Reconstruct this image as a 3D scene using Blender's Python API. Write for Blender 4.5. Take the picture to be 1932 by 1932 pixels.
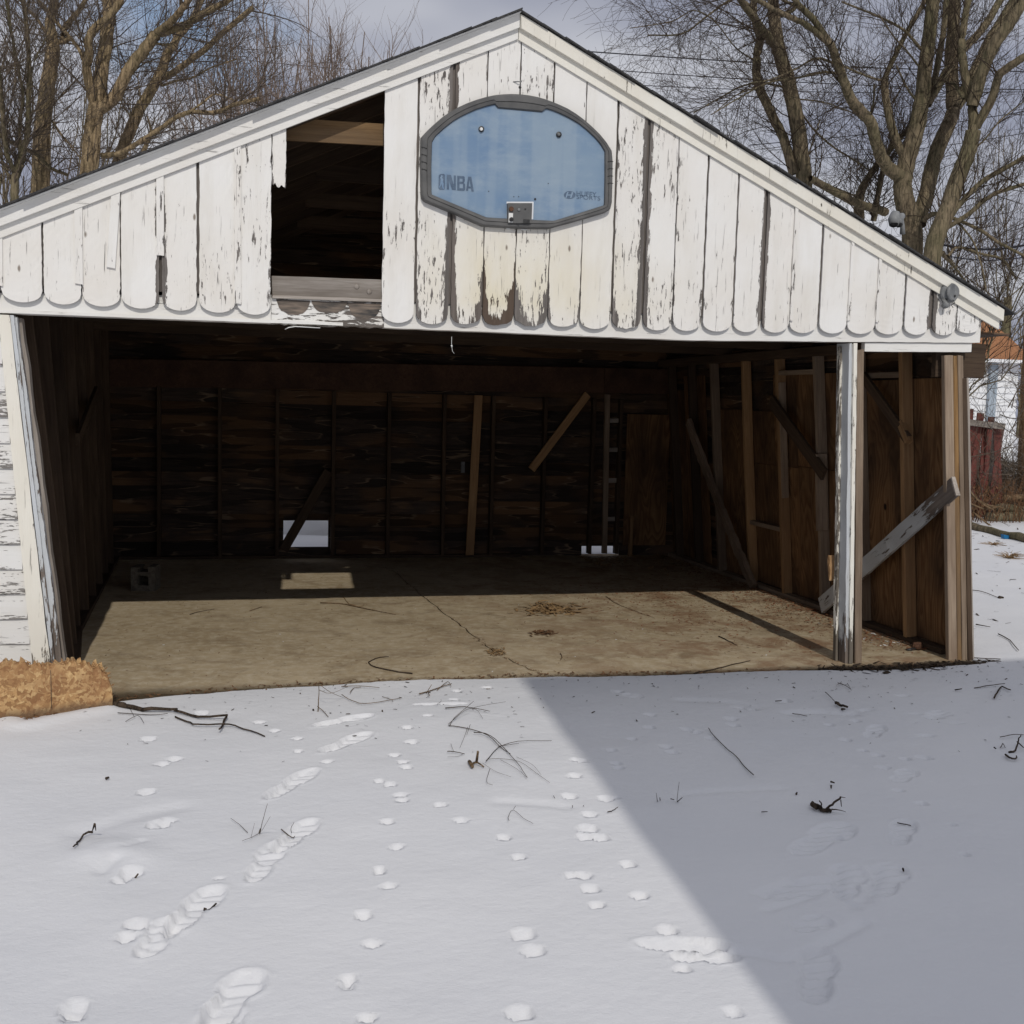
import bpy, math, random
import numpy as np
from mathutils import Vector, Matrix
random.seed(7); rng = np.random.default_rng(7)
for o in list(bpy.data.objects): bpy.data.objects.remove(o)
S = bpy.context.scene
COL = S.collection
# ---------------------------------------------------------------- camera
FOC, PIT, ROL, YAW = 1.0873, .0958, .0269, -.2481
CAM = np.array([1.1516, -6.64, 1.6866])
_c, _s = math.cos(YAW), math.sin(YAW)
_fw = np.array([-_s, _c, 0.]); _rt = np.array([_c, _s, 0.]); _up = np.array([0, 0, 1.])
_F = _fw*math.cos(PIT)-_up*math.sin(PIT); _U = _up*math.cos(PIT)+_fw*math.sin(PIT)
_R = _rt*math.cos(ROL)+_U*math.sin(ROL); _V = -_rt*math.sin(ROL)+_U*math.cos(ROL)
cam_d = bpy.data.cameras.new('camera'); cam = bpy.data.objects.new('camera', cam_d); COL.objects.link(cam)
cam.matrix_world = Matrix([[_R[0], _V[0], -_F[0], CAM[0]], [_R[1], _V[1], -_F[1], CAM[1]], [_R[2], _V[2], -_F[2], CAM[2]], [0, 0, 0, 1]])
cam_d.sensor_width = 36; cam_d.lens = 36*FOC; cam_d.clip_start = .05; cam_d.clip_end = 2000
S.camera = cam
def at(u, v, ax, val):
    """place seen at photo pixel (u,v) (3072 px frame) on the plane ax = val"""
    u *= 1932/3072; v *= 1932/3072
    d = _F*FOC*1932+_R*(u-966)-_V*(v-966); i = 'xyz'.index(ax)
    return CAM+d*(val-CAM[i])/d[i]
def proj_px(P):
    d = np.asarray(P, float)-CAM; z = d@_F
    return (966+FOC*1932*(d@_R)/z)*3072/1932
def reg(ox, oy):      # a measuring window of the photo with its own finer grid
    return lambda zx, zy, ax, val: at(ox+.53*zx, oy+.53*zy, ax, val)
BL = reg(0, 2048); BM = reg(1024, 2048); BR = reg(2048, 2048); ML = reg(0, 1000); MM = reg(1024, 1000); MR = reg(2048, 1000)
TL = reg(0, 0); TM = reg(1024, 0); TR = reg(2048, 0)
# ---------------------------------------------------------------- world, sun, exposure
SUN = Vector((.065, 1, -.735)).normalized(); EL = math.asin(-SUN.z)
W = bpy.data.worlds.new('World'); S.world = W; W.use_nodes = True
nt = W.node_tree; nt.nodes.clear()
def wn(t, **k):
    n = nt.nodes.new(t)
    for a, b in k.items(): setattr(n, a, b)
    return n
sky = wn('ShaderNodeTexSky', sky_type='NISHITA', sun_disc=False, sun_elevation=EL, sun_rotation=math.pi+.065, air_density=1.0, dust_density=.6)
tc = wn('ShaderNodeTexCoord'); sep = wn('ShaderNodeSeparateXYZ'); nt.links.new(tc.outputs['Generated'], sep.inputs[0])
mz = wn('ShaderNodeMath', operation='MAXIMUM'); nt.links.new(sep.outputs[2], mz.inputs[0]); mz.inputs[1].default_value = 0
az = wn('ShaderNodeMath', operation='ADD'); nt.links.new(mz.outputs[0], az.inputs[0]); az.inputs[1].default_value = .16
dx = wn('ShaderNodeMath', operation='DIVIDE'); nt.links.new(sep.outputs[0], dx.inputs[0]); nt.links.new(az.outputs[0], dx.inputs[1])
dy = wn('ShaderNodeMath', operation='DIVIDE'); nt.links.new(sep.outputs[1], dy.inputs[0]); nt.links.new(az.outputs[0], dy.inputs[1])
cb = wn('ShaderNodeCombineXYZ'); nt.links.new(dx.outputs[0], cb.inputs[0]); nt.links.new(dy.outputs[0], cb.inputs[1]); cb.inputs[2].default_value = 3.1
n1 = wn('ShaderNodeTexNoise'); n1.inputs['Scale'].default_value = 1.15; n1.inputs['Detail'].default_value = 5; n1.inputs['Roughness'].default_value = .5; n1.inputs['Distortion'].default_value = .5
nt.links.new(cb.outputs[0], n1.inputs['Vector'])
n2 = wn('ShaderNodeTexNoise'); n2.inputs['Scale'].default_value = .8; n2.inputs['Detail'].default_value = 4
nt.links.new(cb.outputs[0], n2.inputs['Vector'])
cr = wn('ShaderNodeValToRGB'); nt.links.new(n2.outputs[0], cr.inputs[0])   # grey to pale cloud
cr.color_ramp.elements[0].position = .42; cr.color_ramp.elements[0].color = (3.2, 3.42, 4.3, 1)
cr.color_ramp.elements[1].position = .62; cr.color_ramp.elements[1].color = (7.0, 7.1, 7.5, 1)
cm = wn('ShaderNodeValToRGB'); nt.links.new(n1.outputs[0], cm.inputs[0])   # cloud cover
cm.color_ramp.elements[0].position = .27; cm.color_ramp.elements[1].position = .40
mx = wn('ShaderNodeMix', data_type='RGBA'); nt.links.new(cm.outputs[0], mx.inputs[0]); nt.links.new(sky.outputs[0], mx.inputs[6]); nt.links.new(cr.outputs[0], mx.inputs[7])
bg = wn('ShaderNodeBackground'); bg.inputs['Strength'].default_value = .1; nt.links.new(mx.outputs[2], bg.inputs[0])
wo = wn('ShaderNodeOutputWorld'); nt.links.new(bg.outputs[0], wo.inputs[0])
sl = bpy.data.lights.new('sun', 'SUN'); sl.energy = 2.0; sl.angle = math.radians(.53); sl.color = (1, .955, .88)
so = bpy.data.objects.new('sun', sl); COL.objects.link(so); so.rotation_euler = SUN.to_track_quat('-Z', 'Y').to_euler(); so.location = (0, -20, 20)
S.view_settings.view_transform = 'Standard'; S.view_settings.look = 'None'; S.view_settings.gamma = 1; S.view_settings.exposure = -.1
S.render.engine = 'CYCLES'; S.cycles.max_bounces = 8; S.cycles.diffuse_bounces = 5

# ---------------------------------------------------------------- materials
class NT:
    def __init__(s, name):
        s.m = bpy.data.materials.new(name); s.m.use_nodes = True; s.t = s.m.node_tree; s.b = s.t.nodes['Principled BSDF']; s.b.inputs['Roughness'].default_value = .85
        s.tc = s.t.nodes.new('ShaderNodeTexCoord')
        s.oi = s.t.nodes.new('ShaderNodeObjectInfo')
    def n(s, t, **k):
        n = s.t.nodes.new(t)
        for a, b in k.items(): setattr(n, a, b)
        return n
    def l(s, a, b): s.t.links.new(a, b)
    def vec(s, scale, rnd=True):
        mp = s.n('ShaderNodeMapping'); mp.inputs['Scale'].default_value = scale; s.l(s.tc.outputs['Object'], mp.inputs[0])
        if rnd:
            mu = s.math('MULTIPLY', s.oi.outputs['Random'], 37.); cb = s.n('ShaderNodeCombineXYZ')
            for i in range(3): s.l(mu, cb.inputs[i])
            s.l(cb.outputs[0], mp.inputs[1])
        return mp.outputs[0]
    def noise(s, vec, scale=5, detail=4, rough=.5, dist=0):
        n = s.n('ShaderNodeTexNoise'); s.l(vec, n.inputs['Vector'])
        for a, b in (('Scale', scale), ('Detail', detail), ('Roughness', rough), ('Distortion', dist)): n.inputs[a].default_value = b
        return n.outputs[0]
    def math(s, op, a, b=None, c=None):
        n = s.n('ShaderNodeMath', operation=op)
        for i, x in enumerate((a, b, c)):
            if x is None: continue
            if isinstance(x, (int, float)): n.inputs[i].default_value = x
            else: s.l(x, n.inputs[i])
        return n.outputs[0]
    def ramp(s, f, *st):
        r = s.n('ShaderNodeValToRGB'); s.l(f, r.inputs[0]); e = r.color_ramp.elements
        while len(e) < len(st): e.new(.5)
        for k, (p, c) in zip(e, st):
            k.position = p; k.color = (c, c, c, 1) if isinstance(c, (int, float)) else (*c, 1)
        return r.outputs[0]
    def mix(s, f, a, b, bt='MIX'):
        n = s.n('ShaderNodeMix', data_type='RGBA', blend_type=bt)
        for i, x in ((0, f), (6, a), (7, b)):
            if isinstance(x, (int, float)): n.inputs[i].default_value = x
            elif isinstance(x, tuple): n.inputs[i].default_value = (*x, 1)
            else: s.l(x, n.inputs[i])
        return n.outputs[2]
    def attr(s, name, typ='GEOMETRY'):
        n = s.n('ShaderNodeAttribute', attribute_type=typ, attribute_name=name); return n.outputs['Fac']
    def out(s, col, rough=None, h=None, dist=.01, strength=1.):
        if isinstance(col, tuple): s.b.inputs['Base Color'].default_value = (*col, 1)
        else: s.l(col, s.b.inputs['Base Color'])
        if rough is not None:
            if isinstance(rough, (int, float)): s.b.inputs['Roughness'].default_value = rough
            else: s.l(rough, s.b.inputs['Roughness'])
        if h is not None:
            bp = s.n('ShaderNodeBump'); bp.inputs['Distance'].default_value = dist; bp.inputs['Strength'].default_value = strength
            s.l(h, bp.inputs['Height']); s.l(bp.outputs[0], s.b.inputs['Normal'])
        return s.m
def wood(name, ca, cb, cc=None, grain=40, spec=.25, patch=None, along=2, bump=.004):
    """grain runs along local axis `along`; ca/cb grain tones, cc knots and dirt"""
    M = NT(name); sc = [1.]*3; sc[along] = .05; f = M.vec(tuple(sc)); g = M.noise(f, grain, 5, .6, .6); g2 = M.noise(f, grain*3.5, 3, .6)
    sc2 = [1.]*3; sc2[along] = .25; v2 = M.vec(tuple(sc2)); lo = M.noise(v2, 3.5, 4, .6)
    gg = M.math('ADD', M.math('MULTIPLY', g, .7), M.math('MULTIPLY', g2, .3))
    c = M.mix(M.ramp(gg, (.38, 0.), (.62, 1.)), ca, cb)
    c = M.mix(M.ramp(lo, (.35, .0), (.7, .75)), c, cc or tuple(x*.55 for x in ca))
    tint = M.math('ADD', M.math('MULTIPLY', M.oi.outputs['Random'], .45), .78)
    cx = M.n('ShaderNodeVectorMath', operation='SCALE'); M.l(c, cx.inputs[0]); M.l(tint, cx.inputs['Scale'])
    col = cx.outputs[0]
    if patch:
        pm = M.ramp(M.noise(v2, patch[1], 5, .65, .8), (patch[2], 0.), (patch[2]+.05, 1.)); col = M.mix(pm, col, patch[0])
    M.b.inputs['Specular IOR Level'].default_value = spec
    return M.out(col, .85, gg, bump)
def painted(name, paint, under, axis=2, base=.0, edgek=.30, scale=1., crack=.75, gloss=.55, yellow=False, foot=0):
    """flaking paint over grey wood; attributes: edge (per vertex), peel and stain (per object)"""
    M = NT(name); st = [13.]*3; st[axis] = 2.1; v = M.vec(tuple(x*scale for x in st))
    a = M.noise(v, 4.5, 7, .68, .3); b = M.noise(M.vec((1, 1, 1)), 2.3, 3, .5)
    st2 = [1.]*3; st2[axis] = .045; gv = M.vec(tuple(st2)); gr = M.noise(gv, 95, 4, .6, .4); gr2 = M.noise(gv, 34, 3, .5)
    e = M.attr('edge'); e2 = M.math('POWER', e, 3.2)
    m = M.math('ADD', M.math('MULTIPLY', a, .8), M.math('MULTIPLY', b, .30))
    m = M.math('ADD', m, M.math('MULTIPLY', M.math('MULTIPLY', e2, edgek), M.ramp(M.noise(M.vec((2, 2, 3) if axis == 2 else (3, 2, 2)), 2.2, 3, .6), (.34, .8), (.62, 1.4))))
    m = M.math('ADD', m, M.math('MULTIPLY', M.attr('peel', 'OBJECT'), .35))
    m = M.math('ADD', m, M.math('MULTIPLY', gr, .12))
    if foot:
        sf = M.n('ShaderNodeSeparateXYZ'); M.l(M.tc.outputs['Object'], sf.inputs[0]); m = M.math('ADD', m, M.ramp(sf.outputs[2], (0., .30), (foot, 0.)))
    mask = M.ramp(m, (.80-base, 0.), (.812-base, 1.))
    # hairline cracks along the grain
    ck = M.ramp(gr, (.30, 1.), (.355, 0.)); ck = M.math('MULTIPLY', ck, M.ramp(b, (.36, 0.), (.56, crack)))
    pc = M.mix(M.ramp(b, (.3, 0.), (.75, 1.)), paint, tuple(x*f for x, f in zip(paint, (.93, .90, .86))))
    dirt = M.noise(M.vec((6, 6, .9) if axis == 2 else (.9, 6, 6)), 1.6, 5, .6)
    pc = M.mix(M.ramp(dirt, (.5, 0.), (.8, .35)), pc, tuple(x*f for x, f in zip(paint, (.72, .68, .6))))
    if yellow:
        sp = M.n('ShaderNodeSeparateXYZ'); M.l(M.tc.outputs['Object'], sp.inputs[0])
        zz = M.ramp(M.math('MULTIPLY', sp.outputs[2], .25), (.545, .25), (.575, 1.), (.62, .9), (.73, 0.))
        xx = M.ramp(M.math('MULTIPLY', sp.outputs[0], .166), (.35, 0.), (.42, 1.), (.52, .9), (.66, 0.))
        ys = M.math('MULTIPLY', M.math('MULTIPLY', zz, xx), M.ramp(M.noise(M.vec((3, 3, 1.2)), 1.5, 4, .6), (.25, .25), (.65, 1.)))
        pc = M.mix(M.math('MULTIPLY', ys, .7), pc, (.70, .62, .41))
    if yellow:
        kn = M.n('ShaderNodeTexVoronoi'); M.l(M.vec((6, 0.01, 2.6)), kn.inputs['Vector']); kn.inputs['Scale'].default_value = 1.
        kd = M.math('ADD', kn.outputs['Distance'], M.math('MULTIPLY', gr, .05)); pc = M.mix(M.ramp(kd, (.055, .85), (.085, 0.)), pc, (.16, .12, .085))
    pc = M.mix(ck, pc, tuple(x*.5 for x in under))
    wc = M.mix(M.ramp(gr2, (.35, 0.), (.65, 1.)), under, tuple(x*.55 for x in under))
    wc = M.mix(M.attr('stain', 'OBJECT'), wc, (.085, .055, .035))
    col = M.mix(mask, pc, wc)
    h = M.math('SUBTRACT', M.math('MULTIPLY', gr, .35), mask)
    h = M.math('SUBTRACT', h, M.math('MULTIPLY', ck, .7))
    M.b.inputs['Specular IOR Level'].default_value = .3
    return M.out(col, M.math('ADD', M.math('MULTIPLY', mask, .9-gloss), gloss), h, .0035, .9)
MT = {}
MT['paint_v'] = painted('flaking_white_paint', (.81, .80, .775), (.20, .18, .165), 2, edgek=.40, yellow=True)
MT['paint_h'] = painted('flaking_white_paint_horizontal', (.79, .785, .76), (.19, .165, .145), 0, base=-.03, edgek=.12)
MT['paint_lap'] = painted('cracked_white_siding_paint', (.74, .74, .73), (.30, .28, .26), 0, base=.045, edgek=.10, scale=1.3, crack=.9)
MT['paint_trim'] = painted('trim_paint', (.80, .78, .71), (.22, .19, .155), 2, base=-.01, edgek=.14, scale=.8, foot=.35)
MT['paint_shaded'] = painted('shaded_white_paint', (.55, .58, .61), (.20, .165, .14), 2, base=.0, edgek=.2, scale=.7, foot=.42)  # white boards greyed: the dimness of grazing sun is put into the colour
MT['stud'] = wood('stud_wood', (.31, .18, .085), (.45, .28, .14), (.17, .095, .05))
MT['backing'] = wood('grey_brown_backing', (.12, .105, .095), (.20, .175, .16), (.07, .06, .05))
MT['stud_grey'] = wood('grey_stud_wood', (.23, .17, .12), (.36, .28, .205), (.12, .08, .055))
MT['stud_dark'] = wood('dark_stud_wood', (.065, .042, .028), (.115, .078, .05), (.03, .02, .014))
MT['grey_plank'] = wood('weathered_grey_plank', (.27, .235, .20), (.44, .40, .36), (.15, .125, .105), grain=55)
MT['tie'] = wood('honey_brown_timber', (.22, .12, .045), (.38, .23, .10), (.12, .09, .065), along=2)
def sheathing():
    """dark stained sheathing boards: lens-shaped lifted flakes, recess shade and rim highlights painted in, warmer towards the middle of the wall"""
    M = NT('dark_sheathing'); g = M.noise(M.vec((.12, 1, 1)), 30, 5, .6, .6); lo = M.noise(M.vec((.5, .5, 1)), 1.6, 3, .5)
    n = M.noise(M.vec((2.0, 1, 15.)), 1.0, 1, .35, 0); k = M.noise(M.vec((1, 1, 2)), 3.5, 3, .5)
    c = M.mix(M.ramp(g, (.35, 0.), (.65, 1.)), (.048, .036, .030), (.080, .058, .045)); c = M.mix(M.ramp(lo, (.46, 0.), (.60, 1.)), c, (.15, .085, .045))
    dark = M.ramp(n, (.53, 0.), (.555, 1.)); rim = M.math('MULTIPLY', M.ramp(n, (.50, 0.), (.52, 1.), (.535, 1.), (.55, 0.)), M.ramp(k, (.50, 0.), (.60, 1.)))  # shade in the flake recesses and highlight on their rims, as colour
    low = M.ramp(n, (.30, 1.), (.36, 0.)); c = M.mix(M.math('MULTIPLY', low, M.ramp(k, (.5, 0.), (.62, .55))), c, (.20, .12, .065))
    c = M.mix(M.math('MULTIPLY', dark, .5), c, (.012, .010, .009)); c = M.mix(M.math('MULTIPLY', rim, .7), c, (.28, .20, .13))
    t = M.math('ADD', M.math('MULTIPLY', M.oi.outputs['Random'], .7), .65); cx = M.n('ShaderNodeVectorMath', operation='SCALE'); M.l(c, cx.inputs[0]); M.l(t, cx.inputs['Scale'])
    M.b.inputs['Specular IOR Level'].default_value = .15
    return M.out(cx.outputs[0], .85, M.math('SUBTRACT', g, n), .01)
MT['inner'] = sheathing()
MT['rotten'] = wood('rotten_brown_board', (.24, .17, .12), (.44, .33, .24), (.10, .07, .05), patch=((.40, .35, .28), 5, .6))
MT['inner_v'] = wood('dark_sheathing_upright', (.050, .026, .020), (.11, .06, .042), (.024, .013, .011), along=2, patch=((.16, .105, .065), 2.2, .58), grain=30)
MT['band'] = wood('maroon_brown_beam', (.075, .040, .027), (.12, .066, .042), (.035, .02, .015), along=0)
def plywood():
    M = NT('plywood'); v = M.vec((1, 1, .16)); d = M.noise(v, 2.6, 3, .5, .3)
    r = M.math('FRACT', M.math('MULTIPLY', d, 26.)); r = M.ramp(r, (0., 0.), (.75, 1.), (1., 0.))
    c = M.mix(r, (.15, .078, .037), (.27, .155, .075))
    lo = M.noise(M.vec((1, 1, .5)), 2.2, 4, .6); c = M.mix(M.ramp(lo, (.38, 0.), (.66, .85)), c, (.045, .028, .02))
    kn = M.n('ShaderNodeTexVoronoi'); M.l(M.vec((1.7, 1.7, 1.1)), kn.inputs['Vector']); kn.inputs['Scale'].default_value = 1.3
    c = M.mix(M.ramp(kn.outputs['Distance'], (.03, 1.), (.05, 0.)), c, (.015, .01, .008))
    M.b.inputs['Specular IOR Level'].default_value = .15
    return M.out(c, .85, r, .001)
MT['ply'] = plywood()
def simple(name, ca, cb, scale=8, rough=.85, bump=.003, det=6, stretch=(1, 1, 1), spec=.3, lo=.35, hi=.65, metal=0):
    M = NT(name); f = M.noise(M.vec(stretch), scale, det, .6); M.b.inputs['Specular IOR Level'].default_value = spec; M.b.inputs['Metallic'].default_value = metal
    return M.out(M.mix(M.ramp(f, (lo, 0.), (hi, 1.)), ca, cb), rough, f, bump)
def concrete():
    M = NT('concrete_floor'); v = M.vec((1, 1, 1), False); a = M.noise(v, 1.1, 5, .6, .4); b = M.noise(v, 14, 7, .7); st = M.noise(M.vec((1., 1.25, 1), False), 3.0, 8, .72, .5)
    c = M.mix(M.ramp(a, (.35, 0.), (.65, 1.)), (.37, .285, .175), (.49, .395, .26))
    c = M.mix(M.ramp(b, (.45, 0.), (.66, .8)), c, (.56, .48, .35))
    c = M.mix(M.ramp(st, (.50, 0.), (.68, .65)), c, (.20, .14, .08))
    sp = M.n('ShaderNodeSeparateXYZ'); M.l(M.tc.outputs['Object'], sp.inputs[0])
    ed = M.math('ADD', sp.outputs[1], M.math('MULTIPLY', st, .35))
    c = M.mix(M.ramp(ed, (0.02, 1.), (.2, 0.)), c, (.085, .062, .036))
    rs = M.math('MULTIPLY', M.ramp(M.noise(v, 2.4, 8, .75, .4), (.47, 0.), (.60, 1.)), M.ramp(M.math('MULTIPLY', sp.outputs[0], .16), (.35, 0.), (.75, .85)))
    c = M.mix(rs, c, (.25, .15, .085))
    M.b.inputs['Specular IOR Level'].default_value = .2
    return M.out(c, .9, M.math('ADD', b, st), .006, .7)
MT['concrete'] = concrete()
def snow():
    M = NT('snow'); v = M.vec((1, 1, 1), False); a = M.noise(v, 230, 4, .7); b = M.noise(M.vec((1, 1.3, 1), False), 22, 7, .7); g = M.noise(v, .8, 3)
    c = M.mix(M.ramp(g, (.3, 0.), (.7, 1.)), (.69, .695, .715), (.74, .74, .75))
    sm = M.noise(M.vec((1, 1.6, 1), False), 26, 5, .75); c = M.mix(M.ramp(sm, (.70, 0.), (.78, .5)), c, (.42, .40, .37))
    M.b.inputs['Specular IOR Level'].default_value = .2
    h = M.math('ADD', M.math('MULTIPLY', a, .12), b)
    return M.out(c, .75, h, .006, .65)
MT['snow'] = snow()
def bark(name, ca, cb, moss=.0):
    M = NT(name); v = M.vec((1, 1, .14)); r = M.noise(v, 26, 5, .65, .5); lo = M.noise(M.vec((1, 1, .6)), 1.7, 4, .6)
    c = M.mix(M.ramp(r, (.38, 0.), (.6, 1.)), ca, cb)
    if moss: c = M.mix(M.ramp(lo, (.38, 0.), (.66, moss)), c, (.11, .108, .055))
    M.b.inputs['Specular IOR Level'].default_value = .1
    return M.out(c, .95, r, .03)
MT['bark'] = bark('brown_bark', (.11, .078, .048), (.44, .325, .195), .4)
MT['bark_grey'] = bark('grey_bark', (.075, .060, .042), (.26, .205, .135), .55)
MT['twig'] = bark('twig_bark', (.085, .066, .05), (.17, .135, .105))
MT['twig_pink'] = bark('reddish_twig_bark', (.16, .12, .10), (.30, .235, .195))
MT['twig_dark'] = bark('dark_twig_bark', (.035, .027, .021), (.095, .07, .05))
MT['stick'] = bark('tan_stick_bark', (.10, .065, .035), (.22, .15, .09))
MT['straw'] = simple('dry_straw', (.22, .13, .06), (.36, .24, .12), 30)
MT['litter'] = simple('brown_leaf_litter', (.09, .05, .025), (.22, .115, .055), 25)
MT['red_litter'] = simple('reddish_leaf_litter', (.13, .055, .03), (.30, .13, .06), 25)
MT['shingle'] = simple('black_shingle', (.025, .025, .028), (.07, .068, .066), 60)
MT['osb'] = None
def osb():
    M = NT('strand_board'); L = []
    for k, (rot, sc) in enumerate((((.2, .9, .1), (60, 60, 11)), ((.1, -.6, .4), (66, 66, 13)), ((0, 2.1, 0), (55, 55, 12)), ((.4, 1.55, .2), (70, 70, 15)))):
        mp = M.n('ShaderNodeMapping'); M.l(M.tc.outputs['Object'], mp.inputs[0]); mp.inputs['Rotation'].default_value = rot; m2 = M.n('ShaderNodeMapping'); M.l(mp.outputs[0], m2.inputs[0]); m2.inputs['Scale'].default_value = sc; m2.inputs['Location'].default_value = (k*7., k*3., 0)
        v = M.n('ShaderNodeTexVoronoi'); M.l(m2.outputs[0], v.inputs['Vector']); v.inputs['Scale'].default_value = .75; L.append(M.ramp(v.outputs['Color'], (.1, 0.), (.9, 1.)))
    k1 = M.noise(M.vec((1, 1, 1)), 26, 2, .5); k2 = M.noise(M.vec((1, 1, 1.1)), 31, 2, .5)
    t = M.mix(M.ramp(k1, (.49, 0.), (.51, 1.)), M.mix(M.ramp(k2, (.49, 0.), (.51, 1.)), L[0], L[1]), M.mix(M.ramp(k2, (.48, 0.), (.50, 1.)), L[2], L[3]))
    c = M.ramp(t, (.15, (.28, .15, .06)), (.5, (.47, .28, .12)), (.85, (.62, .42, .20)))
    st = M.noise(M.vec((1, 1, 1)), 5, 6, .7); c = M.mix(M.ramp(st, (.42, 0.), (.66, .8)), c, (.24, .11, .045))
    sp = M.n('ShaderNodeSeparateXYZ'); M.l(M.tc.outputs['Object'], sp.inputs[0]); zz = M.math('ADD', sp.outputs[2], M.math('MULTIPLY', st, .12)); c = M.mix(M.ramp(zz, (.09, .8), (.13, 0.)), c, (.13, .08, .045))
    return M.out(c, .85, t, .002)
MT['osb'] = osb()
def panel():
    M = NT('cloudy_blue_acrylic'); v = M.vec((1, 1, 1)); a = M.noise(v, 2.2, 4, .6); b = M.noise(M.vec((7, 1, .25)), 1.4, 2, .5); h = M.noise(M.vec((1, 1, 2.2)), 3.2, 6, .7)
    c = M.mix(M.ramp(a, (.35, 0.), (.65, 1.)), (.155, .245, .375), (.225, .31, .405))
    c = M.mix(M.ramp(h, (.45, 0.), (.68, .75)), c, (.30, .375, .45)); c = M.mix(M.ramp(b, (.52, 0.), (.60, .28)), c, (.33, .40, .46))
    M.b.inputs['Specular IOR Level'].default_value = .4
    return M.out(c, .3, h, .0006)
MT['panel'] = panel()
MT['plastic'] = simple('grey_plastic', (.085, .085, .085), (.125, .123, .12), 9, .55, .001)
MT['ink'] = simple('faded_navy_print', (.075, .115, .175), (.12, .17, .24), 30, .5, 0)
MT['metal'] = simple('grey_metal', (.13, .135, .14), (.235, .24, .24), 12, .5, .001)
MT['dark_metal'] = simple('dark_metal', (.02, .02, .02), (.05, .05, .05), 20, .4, .001)
MT['rust'] = simple('rust', (.06, .03, .02), (.16, .08, .045), 30)
MT['white'] = simple('white_plastic', (.7, .7, .68), (.8, .8, .78), 20, .6)
MT['block'] = simple('cinder', (.10, .085, .065), (.19, .165, .13), 40, .95, .004)
MT['red'] = painted('worn_red_paint', (.15, .045, .035), (.20, .14, .11), 2, base=-.03, edgek=.1)
MT['fence_grey'] = MT['grey_plank']
MT['siding'] = simple('white_vinyl', (.72, .73, .75), (.80, .81, .82), 3, .6, 0)
MT['downpipe'] = simple('blue_grey_trim', (.30, .36, .42), (.38, .43, .48), 3, .6, 0)
MT['orange'] = simple('orange_brown_roof', (.26, .115, .05), (.38, .18, .085), 14)
MT['pole'] = bark('sunlit_pole', (.15, .085, .042), (.32, .20, .105))
MT['stain'] = simple('bare_grey_wood', (.05, .05, .05), (.24, .19, .15), 30, .9, .002, stretch=(.2, 1, 1.6))
MT['wire'] = simple('black_cable', (.015, .018, .025), (.02, .022, .03), 5)
MT['blue'] = simple('blue_scrap', (.01, .12, .28), (.02, .16, .36), 8, .4)
MT['glass'] = simple('lamp_glass', (.3, .31, .32), (.4, .41, .42), 8, .3)

# ---------------------------------------------------------------- helpers
def link(name, me, mat, parent=None, mw=None):
    o = bpy.data.objects.new(name, me); COL.objects.link(o)
    if mat is not None and len(me.materials) == 0: me.materials.append(MT[mat] if isinstance(mat, str) else mat)
    if mw is not None: o.matrix_world = mw
    if parent is not None:
        o.parent = parent; o.matrix_parent_inverse = Matrix.Translation(-Vector(parent['_o']))
    else: o['_o'] = [0., 0., 0.]
    if parent is not None: o['_o'] = list(parent['_o'])
    return o
def thing(name, label, cat, loc=(0, 0, 0), group=None):
    o = bpy.data.objects.new(name, None); COL.objects.link(o); o.location = loc; o.empty_display_size = .2
    o['_o'] = [float(x) for x in loc]; o['label'] = label; o['category'] = cat
    if group: o['group'] = group
    return o
def tag(o, label=None, cat=None, group=None, kind=None):
    for k, v in (('label', label), ('category', cat), ('group', group), ('kind', kind)):
        if v: o[k] = v
    return o
def mesh(name, v, f, smooth=False):
    me = bpy.data.meshes.new(name); me.from_pydata([tuple(map(float, p)) for p in v], [], f); me.validate(); me.update()
    if smooth: me.polygons.foreach_set('use_smooth', [True]*len(me.polygons))
    return me
BOXF = [(0, 3, 2, 1), (4, 5, 6, 7), (0, 1, 5, 4), (1, 2, 6, 5), (2, 3, 7, 6), (3, 0, 4, 7)]
def boxv(x0, x1, y0, y1, z0, z1): return [(x0, y0, z0), (x1, y0, z0), (x1, y1, z0), (x0, y1, z0), (x0, y0, z1), (x1, y0, z1), (x1, y1, z1), (x0, y1, z1)]
def box(name, x0, x1, y0, y1, z0, z1, mat, parent=None):
    return link(name, mesh(name, boxv(x0, x1, y0, y1, z0, z1), BOXF), mat, parent)
def prism(name, poly, y0, y1, mat, parent=None):      # outline in x,z pushed through y
    n = len(poly); v = [(x, y0, z) for x, z in poly]+[(x, y1, z) for x, z in poly]
    f = [tuple(range(n)), tuple(range(2*n-1, n-1, -1))]+[(i, i+n, (i+1) % n+n, (i+1) % n) for i in range(n)]
    return link(name, mesh(name, v, f), mat, parent)
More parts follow.
